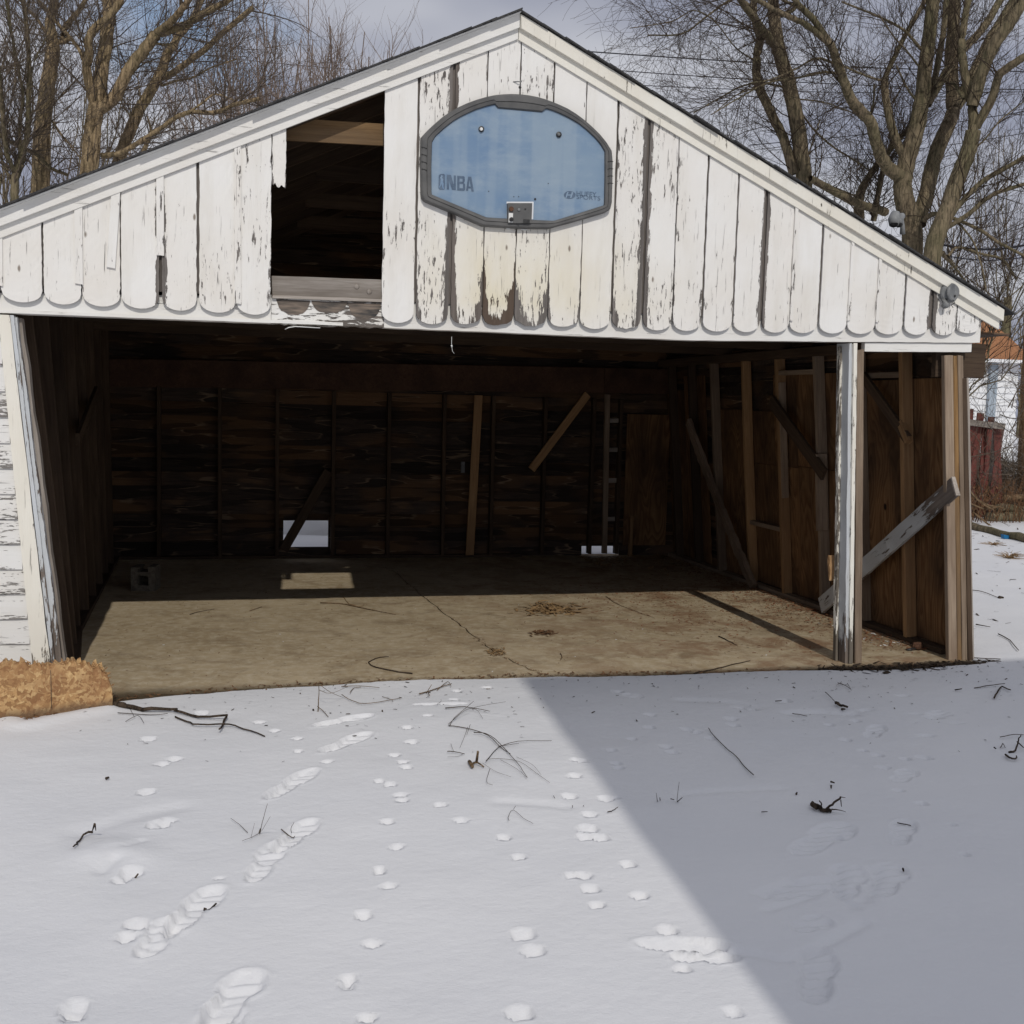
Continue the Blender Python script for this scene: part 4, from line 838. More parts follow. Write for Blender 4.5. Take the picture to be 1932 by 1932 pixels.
# snow thins out against the slab
ex = np.array([-3, -.6, .3, .52, .9, 1.285, 2.13, 2.9, 4.01, 5.31, 6.08, 6.3]); ey = np.array([-.02, -.02, -.05, -.27, -.16, -.083, -.055, -.045, -.106, -.165, -.12, -.1])
edge = np.interp(X, ex, ey)+.022*vnoise(X, Y, 6, 11)+.012*vnoise(X, Y, 25, 12)
inside = (X > -.63) & (X < 6.17)
tt = np.clip((edge-Y)/.07, 0, 1); tt = tt*tt*(3-2*tt)
Z = np.where(inside & (Y > edge-.10) & (Y < 5.5), -.012*(1-tt)+tt*(Z+.012)-.0*tt-(1-tt)*.008, Z+.012)
Z = np.where((X > -.66) & (X < 6.18) & (Y > .02) & (Y < 5.44), -.2, Z)
Z = np.where((X > 6.17) & (X < 6.45) & (Y > -.15) & (Y < 5.6), Z-.02*np.clip((6.45-X)/.25, 0, 1), Z)
ny_, nx_ = Z.shape; V = np.stack([X, Y, Z], -1).reshape(-1, 3); I = np.arange(ny_*nx_).reshape(ny_, nx_)
F4 = np.stack([I[:-1, :-1], I[:-1, 1:], I[1:, 1:], I[1:, :-1]], -1).reshape(-1, 4)
me = bpy.data.meshes.new('snow_ground'); me.vertices.add(len(V)); me.vertices.foreach_set('co', V.ravel().astype(np.float32)); me.loops.add(F4.size); me.loops.foreach_set('vertex_index', F4.ravel().astype(np.int32))
me.polygons.add(len(F4)); me.polygons.foreach_set('loop_start', np.arange(0, F4.size, 4, dtype=np.int32)); me.polygons.foreach_set('use_smooth', np.ones(len(F4), bool)); me.update()
tag(link('snow_ground', me, 'snow'), kind='structure')
def gz(x, y): return float(Z[min(ny_-1, np.searchsorted(gy, y)), min(nx_-1, np.searchsorted(gx, x))])

# ================================================================ STICKS ON THE SNOW
def stick(name, w, lines, label, cat='twig', mat='twig_dark', group=None, lift=.012, k=5, seg=3):
    t = TB(); first = None
    for L in lines:
        pts, r0, r1 = L[:3]; r0, r1 = (r0*.78, r1*.78) if name != 'fallen_branch' else (r0, r1); hs = L[3] if len(L) > 3 else None; P = []
        for i, q in enumerate(pts):
            if hs: p = w(*q, 'z', hs[i])
            else: p = w(*q, 'z', lift)
            if not hs: p[2] = gz(p[0], p[1])+lift*(.5+random.random())
            P.append(p)
        P = smooth_path(P, seg); n = len(P); P = [p+np.array((random.uniform(-1, 1), random.uniform(-1, 1), random.uniform(-.4, .6)))*r0*.7 for p in P]
        t.tube(P, [r0+(r1-r0)*i/max(1, n-1) for i in range(n)], k)
        if first is None: first = P[0]
    o = t.build(name, mat, None); return tag(o, label, cat, group)
TG = 'twigs lying on the snow'
stick('fallen_branch', BL, [([(600, 118), (700, 140), (860, 160), (1000, 168)], .016, .007), ([(990, 165), (1130, 195), (1290, 202)], .007, .006), ([(1280, 202), (1262, 240), (1245, 282)], .007, .005), ([(600, 130), (640, 125), (690, 138)], .022, .014)], 'thick dark branch with a short upturned stub, starting beside the strand board', 'branch', group='branches on the snow', lift=.018)
stick('fallen_branch', BL, [([(990, 196), (1060, 225), (1120, 248), (1300, 250), (1380, 268), (1500, 310)], .005, .0035)], 'long thin dark branch lying just below the thick one left of the doorway', 'branch', group='branches on the snow')
stick('twig', BL, [([(665, 177), (850, 186), (950, 188)], .003, .002), ([(710, 222), (780, 200), (815, 237)], .002, .0015), ([(730, 150), (760, 200)], .002, .001)], 'fine dark twig parallel to the thick branch on the left', group=TG)
stick('dead_weed', BL, [([(538, 800), (524, 848)], .006, .002, [.10, .02]), ([(536, 800), (540, 835)], .004, .002, [.10, .04]), ([(525, 862), (495, 868), (475, 878), (440, 925), (420, 960)], .006, .004)], 'blackened weed stalk poking out of a low drift at far left', 'weed')
stick('dead_weed', BL, [([(1470, 862), (1485, 790), (1515, 685)], .002, .001, [.0, .10, .24]), ([(1470, 860), (1430, 885), (1372, 916)], .0015, .001), ([(1402, 856), (1350, 810), (1305, 785)], .0015, .001), ([(1480, 840), (1530, 758)], .001, .0007, [.02, .14]), ([(1420, 880), (1440, 795)], .001, .0007, [.02, .1]), ([(1470, 860), (1472, 835)], .004, .002)], 'fine upright weed stems beside the boot prints on the left', 'weed', 'twig')
stick('dead_weed', BM, [([(-135, 180), (-128, 60), (-130, 0)], .004, .002, [.0, .10, .16]), ([(-135, 150), (-100, 175), (-75, 202)], .003, .002), ([(-125, 10), (-60, 55), (0, 80)], .002, .0015, [.14, .07, .03]), ([(-128, 40), (-60, 60), (40, 20)], .002, .001, [.1, .1, .1])], 'upright forked dry stalk in front of the slab left of the centre', 'weed', 'stick')
stick('twig', BM, [([(0, 88), (60, 115), (130, 135), (240, 118), (340, 100)], .003, .002), ([(230, 90), (290, 115), (285, 130)], .002, .001), ([(50, 75), (70, 40), (110, 42)], .003, .002), ([(0, 32), (100, 36), (215, 45)], .003, .002)], 'thin crooked twig near the slab edge with curled brown leaf bits', group=TG, mat='stick')
stick('twig', BM, [([(440, 75), (520, 48), (625, 18)], .005, .003), ([(480, 60), (510, 10)], .003, .002, [.02, .08]), ([(490, 70), (500, 95)], .004, .002), ([(540, 50), (600, 10), (620, 35)], .003, .002)], 'stubby brown twig with dead leaves close to the slab edge left of the shadow', group=TG, mat='stick')
stick('twig', BM, [([(590, 163), (700, 155), (840, 181)], .004, .002), ([(605, 260), (640, 200), (750, 105)], .003, .0015, [.01, .05, .12]), ([(605, 260), (700, 180), (760, 175), (800, 215)], .002, .001), ([(700, 155), (800, 130), (930, 108)], .0015, .001, [.02, .08, .12]), ([(540, 150), (565, 118)], .0015, .001)], 'forked black twigs fanning out, uppermost of the cluster in the sunlit snow', group=TG)
stick('twig', BM, [([(605, 258), (700, 268), (830, 318), (900, 380), (955, 420)], .003, .002), ([(750, 305), (820, 310), (900, 370), (1010, 500), (1050, 560)], .003, .0015), ([(820, 468), (890, 390), (1000, 350), (1190, 336)], .003, .0012), ([(890, 385), (1005, 366)], .002, .001), ([(715, 265), (700, 310), (670, 388)], .0015, .001), ([(730, 250), (710, 310)], .0015, .001)], 'tangle of long black twigs in the middle of the sunlit snow', group=TG)
stick('twig', BM, [([(830, 460), (900, 450), (1010, 470), (1100, 530), (1180, 582)], .0015, .001), ([(800, 480), (870, 520), (960, 565)], .001, .0008), ([(840, 515), (822, 590), (855, 612)], .0015, .001), ([(900, 460), (990, 510), (1050, 560)], .0012, .0008), ([(990, 440), (1080, 490), (1130, 545)], .001, .0008)], 'pale hair-thin weed stems half buried below the black twig tangle', 'weed', 'twig')
stick('twig', BM, [([(600, 405), (650, 412), (697, 419)], .003, .002), ([(620, 360), (635, 410)], .0012, .001), ([(600, 442), (660, 430), (690, 420)], .001, .001)], 'short dark twig left of the broken wooden stub', group=TG)
stick('wood_stub', BM, [([(770, 390), (764, 450)], .007, .009, [.13, .01]), ([(730, 460), (745, 500)], .012, .010), ([(728, 490), (760, 478), (805, 495)], .008, .004)], 'broken orange-brown wooden stub sticking out of the snow beside the twigs', 'stick', 'stick')
stick('twig', BM, [([(948, 805), (945, 775), (972, 745), (1030, 785), (1085, 815)], .0015, .001), ([(975, 745), (985, 725)], .001, .001)], 'small pale zigzag twig below the tangle on smooth snow', group=TG)
stick('twig', BM, [([(1200, 640), (1215, 665)], .002, .001, [.03, .0]), ([(1308, 695), (1310, 715)], .002, .001, [.03, .0]), ([(1370, 695), (1373, 708)], .002, .001, [.02, .0])], 'three tiny stubble points between the paw prints near the shade edge', group=TG)
stick('twig', BM, [([(1506, 741), (1540, 732), (1566, 724)], .003, .002)], 'short slightly bent twig at the very edge of the shade', group=TG)
stick('twig', BM, [([(1790, 680), (1782, 625)], .002, .001, [.0, .07]), ([(1805, 672), (1803, 652)], .003, .002, [.0, .03]), ([(1900, 680), (1905, 620), (1913, 562)], .0015, .001, [.0, .08, .15]), ([(1895, 682), (1930, 650)], .003, .002, [.0, .04]), ([(1865, 672), (1885, 668)], .003, .002)], 'group of thin stalks standing in the shaded snow just past the shade edge', group=TG)
stick('long_twig', BR, [([(145, 268), (170, 300), (240, 365), (300, 415), (350, 475), (402, 537)], .0025, .003)], 'single long curved twig lying in the shaded snow', 'twig')
stick('root_tangle', BR, [([(730, 690), (760, 705), (800, 735), (840, 735)], .014, .010), ([(730, 705), (765, 728)], .012, .01), ([(800, 725), (845, 690), (880, 665), (893, 648)], .007, .005, [.02, .05, .09, .12]), ([(890, 648), (922, 650)], .003, .001, [.12, .12]), ([(893, 665), (899, 700)], .003, .002, [.1, .06]), ([(783, 715), (785, 690), (778, 668)], .005, .003, [.01, .05, .08]), ([(840, 728), (880, 740), (925, 748)], .004, .001), ([(720, 690), (755, 692)], .003, .002)], 'black gnarled root clump sticking up in the middle of the shaded snow', 'root')
stick('twig', BR, [([(1215, 793), (1270, 797), (1292, 809)], .003, .0025)], 'short twig with a bent tip lying in the shade near a faint boot print', group=TG)
stick('twig', BR, [([(805, 70), (835, 95), (865, 122)], .003, .002), ([(868, 125), (890, 140), (928, 150)], .013, .008), ([(905, 152), (918, 160)], .009, .006)], 'knotty dark twig lump in the shaded snow in front of the post', group=TG)
stick('twig', BR, [([(878, 5), (910, 25), (950, 45)], .003, .002), ([(900, 0), (870, 30)], .002, .001), ([(930, 10), (955, 60)], .002, .001)], 'criss-crossed fine twigs on the snow right below the post foot', group=TG)
stick('twig', BR, [([(640, 632), (650, 626)], .006, .004), ([(835, 582), (857, 582)], .006, .004), ([(838, 598), (842, 604)], .006, .004)], 'scattered black bark crumbs above the root clump', 'bark bits')
stick('twig', BR, [([(445, 734), (478, 746)], .003, .002)], 'tiny twig left of the root clump', group=TG)
stick('twig', BR, [([(620, 182), (660, 188), (705, 190)], .003, .002), ([(525, 110), (560, 118)], .004, .003)], 'thin dark twig flat on a snow ridge in the upper shade', group=TG)
stick('twig', BR, [([(1760, 92), (1785, 55), (1808, 25), (1852, 50)], .007, .005), ([(1650, 30), (1740, 20), (1825, 15)], .004, .003), ([(1540, 48), (1580, 45)], .006, .004)], 'bent dark twigs at the right edge of the snow nearest the garage corner', group=TG)
stick('twig', BR, [([(1842, 395), (1880, 382), (1900, 330), (1912, 292)], .008, .003, [.01, .02, .06, .09]), ([(1830, 412), (1855, 440), (1882, 440), (1893, 420)], .007, .004), ([(1800, 375), (1810, 358), (1825, 374)], .003, .002), ([(1795, 322), (1870, 310), (1930, 302)], .003, .002), ([(1895, 350), (1932, 385)], .005, .003), ([(1765, 380), (1770, 385)], .005, .004)], 'spiky dark twig cluster at the right edge of the photo', group=TG)
stick('twig', BR, [([(1245, 1050), (1255, 1078)], .005, .003, [.03, 0.])], 'lone black seed stalk in the bare shaded snow', group=TG)
stick('twig', BL, [([(600, 546), (622, 547)], .009, .006)], 'small black bark bit beside the paw prints at left', 'bark bits')
stick('twig', BL, [([(1150, 1255), (1185, 1262), (1222, 1262)], .007, .004)], 'dark bark sliver lying inside the second nearest boot print', 'bark bits')
stick('twig', BL, [([(1590, 855), (1650, 855), (1670, 850)], .003, .002), ([(1650, 850), (1648, 820), (1665, 790)], .0015, .001, [.01, .04, .07])], 'curled twig lying across the double boot print', group=TG)
stick('twig', BL, [([(755, 1095), (780, 1108)], .005, .004)], 'short black crumb in the small print at left', 'bark bits')
stick('twig', MR, [([(1640, 1465), (1700, 1475), (1785, 1502)], .005, .004), ([(1792, 1502), (1815, 1500)], .02, .012)], 'dark stalk ending in a round seed head on the snow beside the garage', 'weed')
stick('twig', MR, [([(1785, 1710), (1850, 1745), (1897, 1802)], .006, .004)], 'curved dark twig on the lit snow right of the garage corner', group=TG)
stick('twig', MR, [([(1640, 1830), (1700, 1840), (1800, 1845)], .005, .003)], 'small dark twig on the snow by the garage corner', group=TG)
stick('twig', MR, [([(1660, 1660), (1740, 1672)], .007, .003)], 'short dark twig on the snow a little behind the garage corner', group=TG)
# on the slab
def floorstick(w, pts, r, label, mat='stick', rough=.004):
    P = smooth_path([w(*q, 'z', .006) for q in pts], 4); t = TB(); P = [p+np.array((random.uniform(-rough, rough), random.uniform(-rough, rough), 0)) for p in P]; t.tube(P, [r+(.4*r-r)*i/len(P) for i in range(len(P))], 5); return tag(t.build('twig', mat), label, 'twig', 'twigs on the garage floor')
floorstick(MM, [(400, 1925), (320, 1915), (200, 1890), (155, 1865), (180, 1845), (230, 1832), (270, 1830)], .005, 'hooked dark twig curling on the slab near the front edge', 'twig_dark')
floorstick(MM, [(-120, 1525), (0, 1530), (100, 1550), (200, 1570), (310, 1592)], .005, 'long straight brown twig on the sunlit slab left of the crack')
floorstick(MM, [(10, 1490), (45, 1530), (110, 1545), (130, 1530)], .003, 'pale curly twig crossing the long brown twig', 'straw')
floorstick(MM, [(1500, 1490), (1560, 1530), (1660, 1570), (1775, 1612)], .003, 'thin faint twig on the slab toward the leaning board')
floorstick(MR, [(205, 1715), (250, 1735), (308, 1765)], .005, 'short dark twig on the slab between post shadow and front edge', 'twig_dark')
floorstick(MR, [(60, 1925), (200, 1895), (300, 1870), (380, 1852)], .005, 'dark twig along the slab lip left of the post', 'twig_dark')
floorstick(ML, [(1075, 1590), (1130, 1575), (1215, 1560)], .003, 'fine dark twig on the left part of the slab', 'twig_dark')
floorstick(ML, [(1410, 1570), (1480, 1548)], .003, 'tiny twig below the long brown one on the left part of the slab')
floorstick(MM, [(1240, 1810), (1250, 1830), (1238, 1850)], .003, 'small curled twig right of the crack')
def litter(name, n, fn, mat, label, smin, smax, flat=.2, cat='debris'):
    t = TB()
    for _ in range(n):
        x, y, z = fn(); a = random.uniform(0, 6.28); L = random.uniform(smin, smax); w = L*random.uniform(.08, .4) if flat < .5 else L*random.uniform(.4, .9)
        d = np.array((math.cos(a)*L, math.sin(a)*L, random.uniform(0, .3)*L)); s = np.array((-math.sin(a)*w, math.cos(a)*w, random.uniform(-.3, .4)*w)); b = np.array((x, y, z+.002))
        t.add([b-d-s, b+d-s*.6, b+d*.8+s, b-d*.7+s], [(0, 1, 2, 3)])
    return tag(t.build(name, mat, None, False), label, cat, kind='stuff')
def heap(w, zx, zy, sx, sy):
    def f():
        p = w(zx+random.gauss(0, sx), zy+random.gauss(0, sy), 'z', 0); return p[0], p[1], random.uniform(0, .012)
    return f
litter('straw_heap', 260, heap(MM, 1180, 1565, 75, 16), 'straw', 'small heap of dry straw on the middle of the slab', .01, .06)
litter('straw_heap', 110, heap(MM, 1140, 1698, 30, 8), 'litter', 'little brown straw patch in front of the larger heap', .006, .03)
litter('leaf_heap', 120, heap(MM, 885, 1805, 28, 10), 'straw', 'tuft of dry leaves caught in the floor crack', .006, .025)
litter('leaf_heap', 220, (lambda: (lambda q: (q[0]+random.gauss(0, .02), q[1]+random.gauss(0, .02), .002))(random.choice(ckp[4:-4]))), 'litter', 'rust-coloured crumbs along the floor crack', .003, .012)
litter('floor_litter', 3200, lambda: (random.triangular(3.6, 6.05, 6.0), random.triangular(.1, 4.6, 2.4), 0), 'red_litter', 'scattered needles and leaf crumbs on the right part of the slab', .003, .018)
litter('floor_litter', 2400, lambda: (random.uniform(.2, 6.0), random.uniform(0, 4.8), 0), 'litter', 'sparse crumbs over the whole slab', .002, .011)
litter('sill_litter', 2200, lambda: (6.03-abs(random.gauss(0, .2)), random.uniform(.3, 4.9), random.uniform(0, .02)), 'red_litter', 'leaf litter gathered along the right wall sill', .004, .02)
litter('back_litter', 500, lambda: (random.uniform(4.9, 6.0), 5.2-abs(random.gauss(0, .5)), random.uniform(0, .03)), 'straw', 'pale straw and scraps in the dark back right corner', .008, .05)
litter('edge_litter', 1500, lambda: (lambda x: (x, float(np.interp(x, ex, ey))+random.gauss(.0, .035), .004))(random.uniform(.3, 6.2)), 'litter', 'dark mulch and needles where the snow meets the slab', .003, .018)
litter('edge_litter', 700, lambda: (lambda x: (x, float(np.interp(x, ex, ey))+random.gauss(-.02, .05), .008))(random.uniform(4.9, 6.3)), 'twig_dark', 'dark twig scraps below the post and corner', .005, .04)
litter('paint_flake', 46, lambda: (random.uniform(5.75, 5.98), random.triangular(.35, 1.4, .9), 0), 'white', 'white paint flakes at the foot of the right wall', .004, .022, .8)
litter('paint_flake', 26, lambda: (random.uniform(.4, 5), random.uniform(.1, 2.6), 0), 'white', 'stray paint flakes on the sunlit slab', .002, .009, .8)
litter('snow_litter', 1000, lambda: (lambda x, y: (x, y, gz(x, y)+.004))(random.uniform(6.35, 15), random.triangular(-.8, 12, 3)), 'twig_dark', 'dark bits of bark scattered over the snow right of the garage', .006, .05)
litter('snow_litter', 420, lambda: (lambda x, y: (x, y, gz(x, y)+.002))(random.uniform(.4, 7), -.15-abs(random.gauss(0, .55))), 'twig_dark', 'fine dark specks over the snow near the slab', .002, .014)
litter('snow_litter', 240, lambda: (lambda x, y: (x, y, gz(x, y)+.002))(random.uniform(4, 8.5), -.2-abs(random.gauss(0, 1.2))), 'twig_dark', 'dark specks over the shaded snow', .002, .012)
p = at(3022, 1618, 'z', 0); o = box('plastic_scrap', p[0]-.06, p[0]+.07, p[1]-.03, p[1]+.05, 0, .06, 'blue'); tag(o, 'small bright blue plastic scrap on the snow before the brush', 'scrap')
for v_ in o.data.vertices: v_.co += Vector((random.uniform(-.02, .02), random.uniform(-.02, .02), -.02 if v_.co.z > .03 and v_.co.x > p[0] else .01))
def tuft(p, n, r, h, label, mat='straw', name='grass_tuft'):
    t = TB()
    for _ in range(n):
        a = random.uniform(0, 6.28); q = r*random.uniform(.3, 1); hh = random.uniform(.1, 1)*h
        t.tube([(p[0]+random.gauss(0, r*.15), p[1]+random.gauss(0, r*.15), 0), (p[0]+math.cos(a)*q*.5, p[1]+math.sin(a)*q*.5, hh*.8), (p[0]+math.cos(a)*q, p[1]+math.sin(a)*q, hh)], [.004, .003, .002], 3)
    return tag(t.build(name, mat), label, 'grass', kind='stuff')
tuft(MR(1850, 1275, 'z', 0), 60, .22, .09, 'dry star-shaped grass tuft on the lit snow right of the garage'); tuft(MR(1755, 1200, 'z', 0), 40, .2, .05, 'flat yellow grass tuft on the snow near the brush')
tuft((8.9, 4.0), 14, .08, .06, 'small leaf clump on the lit snow', 'litter', 'leaf_clump')

# ================================================================ BEHIND AND BESIDE
# pale mound seen through the hole in the back wall
t = TB(); n = 40; v = []; f = []
for j in range(14):
    for i in range(n):
        a = 2*math.pi*i/n; r = math.cos(j/13*math.pi/2); z = .62*math.sin(j/13*math.pi/2); fold = 1+.06*math.sin(a*7+j*.3)+.03*math.sin(a*15)
        v.append((2.25+1.5*r*math.cos(a)*fold, 8.3+1.0*r*math.sin(a)*fold, z))
for j in range(13):
    for i in range(n): f.append((j*n+i, j*n+(i+1) % n, (j+1)*n+(i+1) % n, (j+1)*n+i))
t.add(v, f); tag(t.build('covered_heap', 'siding'), 'white cloth-covered heap in the snow seen through the hole in the back wall', 'tarp')
# leaning red fence
A, B = at(2895, 1530, 'z', 0), at(3000, 1535, 'z', 0)
FY = 9.6
def fx(n, y=FY): return float(at(n, 1400, 'y', y)[0])
FN = thing('broken_fence', 'leaning worn red picket fence with a grey rail beside the garage', 'fence', (fx(2940), FY, 0))
def fpt(n, m, y=FY): return at(n, m, 'y', y)
z2n = lambda zx, zy: (2772+.3623*zx, 700+.3623*zy)
for (tx, ty), (bx_, by_), w in (((385, 1455), (350, 1990), .11), ((470, 1490), (390, 2150), .13), ((420, 1560), (370, 2150), .10), ((560, 1520), (440, 2200), .12), ((545, 1620), (500, 2150), .09), ((600, 1600), (620, 2200), .12), ((650, 1580), (560, 2150), .09), ((330, 1500), (310, 2100), .12), ((505, 1560), (470, 2120), .08)):
    a = fpt(*z2n(bx_, by_), FY+random.uniform(-.12, .12)); b = fpt(*z2n(tx, ty), FY+random.uniform(-.12, .12)); a = np.array(a); b = np.array(b); a = b+(a-b)*(b[2]/(b[2]-a[2]))
    o = beam('picket', a, b, w, .02, 'red', FN, side=(1, 0, 0), seg=.3, jit=.004); o['peel'] = random.uniform(.0, .6)
a, b = fpt(*z2n(300, 1555), FY-.12), fpt(*z2n(665, 1600), FY-.12); beam('rail', a, b, .10, .05, 'grey_plank', FN, side=(0, 0, 1), seg=.3, jit=.006)
a, b = fpt(*z2n(560, 2200), FY+.2), fpt(*z2n(585, 1560), FY+.2); beam('post', (a[0], a[1], 0), b, .07, .07, 'grey_plank', FN, seg=.3, jit=.005)
# rows of more red fence further back to the right
for i in range(9):
    pass
# white house with an orange-brown roof
HY = 24.
hx0 = float(at(2780, 1200, 'y', HY)[0]); hx1 = float(at(3047, 1200, 'y', HY)[0]); he = float(at(3040, 1080, 'y', HY)[2])
HO = thing('white_house', 'white lap-sided house with an orange-brown shingled roof behind the leaning fence', 'house', ((hx0+hx1)/2, HY, 0))
box('wall', hx0, hx1, HY+.02, HY+7, 0, he, 'siding', HO)
for i in range(int(he/.19)+1):
    z = i*.19; v = [(hx0-.02, HY-.03, z), (hx1+.02, HY-.03, z), (hx1+.02, HY+.01, min(he, z+.2)), (hx0-.02, HY+.01, min(he, z+.2)), (hx0-.02, HY+.01, z), (hx1+.02, HY+.01, z)]
    link('siding_board', mesh('siding_board', v, [(0, 1, 2, 3), (0, 4, 5, 1)]), 'siding', HO)
q = at(2975, 1200, 'y', HY-.1); box('downpipe', q[0]-.14, q[0]+.14, HY-.14, HY-.04, .4, he-.13, 'downpipe', HO)
rw = HY-.45
for i in range(15):
    z = he+i*.155; y = rw+i*.26; v = [(hx0-.3, y, z), (hx1+.25, y, z), (hx1+.25, y+.27, z+.165), (hx0-.3, y+.27, z+.165), (hx0-.3, y, z-.03), (hx1+.25, y, z-.03)]
    link('roof_course', mesh('roof_course', v, [(0, 1, 2, 3), (0, 4, 5, 1)]), 'orange', HO)
v = [(hx1, HY, he), (hx1, HY+7, he), (hx1, HY+3.5, he+2.2)]; link('gable_end', mesh('gable_end', v+[(x-.05, y, z) for x, y, z in v], [(0, 1, 2), (5, 4, 3), (0, 3, 4, 1), (1, 4, 5, 2), (2, 5, 3, 0)]), 'siding', HO)
box('fascia', hx0-.3, hx1+.25, rw-.03, rw, he-.12, he-.02, 'siding', HO)
# utility pole at the right edge
a = at(3125, 640, 'y', 10.5); b = at(3098, 1420, 'y', 10.5); q0 = np.array(b)+(np.array(a)-np.array(b))*(-b[2]/(a[2]-b[2])); q1 = np.array(b)+(np.array(a)-np.array(b))*((8.5-b[2])/(a[2]-b[2]))
t = TB(); t.tube([q0+(q1-q0)*k/12 for k in range(13)], [.27-.009*k+random.uniform(-.006, .006) for k in range(13)], 16); tag(t.build('utility_pole', 'pole'), 'thick sunlit brown pole at the right edge of the photo', 'pole')
# overhead cables
WG = 'overhead cables crossing the sky'
for i, (a, b, ya, r, lab) in enumerate((((1700, 150), (3100, 215), 26, .018, 'highest thin cable behind the right trees'), ((1700, 200), (3100, 270), 26, .014, 'second thin cable behind the right trees'), ((1900, 255), (3100, 275), 26.5, .012, 'third thin cable behind the right trees'), ((2250, 435), (3100, 330), 27, .014, 'rising thin cable over the right roof slope'), ((2390, 480), (3100, 395), 27.5, .012, 'faint cable below the rising one over the right roof'),
        ((2825, 734), (3100, 731), 16, .028, 'thick dark cable right of the lamp tree'), ((2810, 762), (3100, 768), 16, .014, 'thin cable under the thick dark one at right'), ((-30, 415), (480, 445), 27, .016, 'lower cable behind the left trunks'), ((-30, 455), (420, 470), 27.5, .016, 'lowest cable behind the left trunks'), ((-30, 100), (740, 170), 28, .010, 'upper left cable crossing above the thick limbs'), ((-30, 120), (740, 190), 28.4, .010, 'cable just under the upper left one'), ((360, 130), (1250, 220), 28.8, .010, 'cable running through the bushy trees at left centre'))):
    p, q = np.array(at(*a, 'y', ya)), np.array(at(*b, 'y', ya)); d = q-p; L = np.linalg.norm(d); d /= L; p2, q2 = p-d*(.0), q+d*(0)
    t = TB(); t.tube([p2+(q2-p2)*k/16-np.array((0, 0, .12*math.sin(math.pi*k/16))) for k in range(17)], [r]*17, 5); tag(t.build('cable', 'wire'), lab, 'cable', WG)
# neighbour house behind the viewpoint: its wall edge and eave throw the big shade on the snow
nx0 = 2.90-.065*(9.6); NH = thing('neighbour_house', 'tall pale neighbour house behind the viewpoint', 'house', (4.2, -11, 0))
ztop = .735*9.45-.02
box('wall', nx0, 6.0, -17, -9.5, -.1, ztop, 'siding', NH); prism('roof', [(nx0-.0, ztop+.001), (6.0, ztop+.001), ((nx0+6)/2, ztop+.3)], -17.1, -12, 'shingle', NH)
for k in range(2): box('window', nx0+.6+k*1.5, nx0+1.4+k*1.5, -9.52, -9.49, 1.2, 2.3, 'glass', NH)
# ================================================================ TREES
def grow(t, p, d, L, r, lvl, maxl, k=3, up=.25, wig=.35, den=1., floor_=1.2, cap=None):
    """one twig and its offspring: p start, d direction, L length, r start radius"""
    n = 3 if lvl >= maxl else (5 if lvl == maxl-1 else 6)
    pts = [p]; rad = [r]; q = p; dd = d
    for i in range(n):
        dd = dd+np.array((random.gauss(0, wig*.35), random.gauss(0, wig*.35), random.gauss(up*.12, wig*.3))); dd = dd/np.linalg.norm(dd); q = q+dd*(L/n); pts.append(q); rad.append(max(.0022, r*(1-.75*(i+1)/n)))
    t.tube(pts, rad, 4 if r > .02 else k, False)
    if lvl >= maxl: return
    m = int(den*(2.0 if lvl == maxl-1 else 3.4)+random.random()*2)
    for j in range(m):
        f = random.uniform(.25, 1); i = min(n-1, int(f*n)); b = pts[i]+(pts[i+1]-pts[i])*random.random(); ax = pts[i+1]-pts[i]; ax = ax/np.linalg.norm(ax)
        s = np.array((random.gauss(0, 1), random.gauss(0, 1), random.gauss(0, 1))); s = s-ax*(s@ax); s = s/np.linalg.norm(s); an = random.uniform(.4, 1.0); nd = ax*math.cos(an)+s*math.sin(an)+np.array((0, 0, up*.5)); nd = nd/np.linalg.norm(nd)
        grow(t, b, nd, L*random.uniform(.35, .65), max(.0028, rad[i]*.55), lvl+1, maxl, k, up, wig, den)
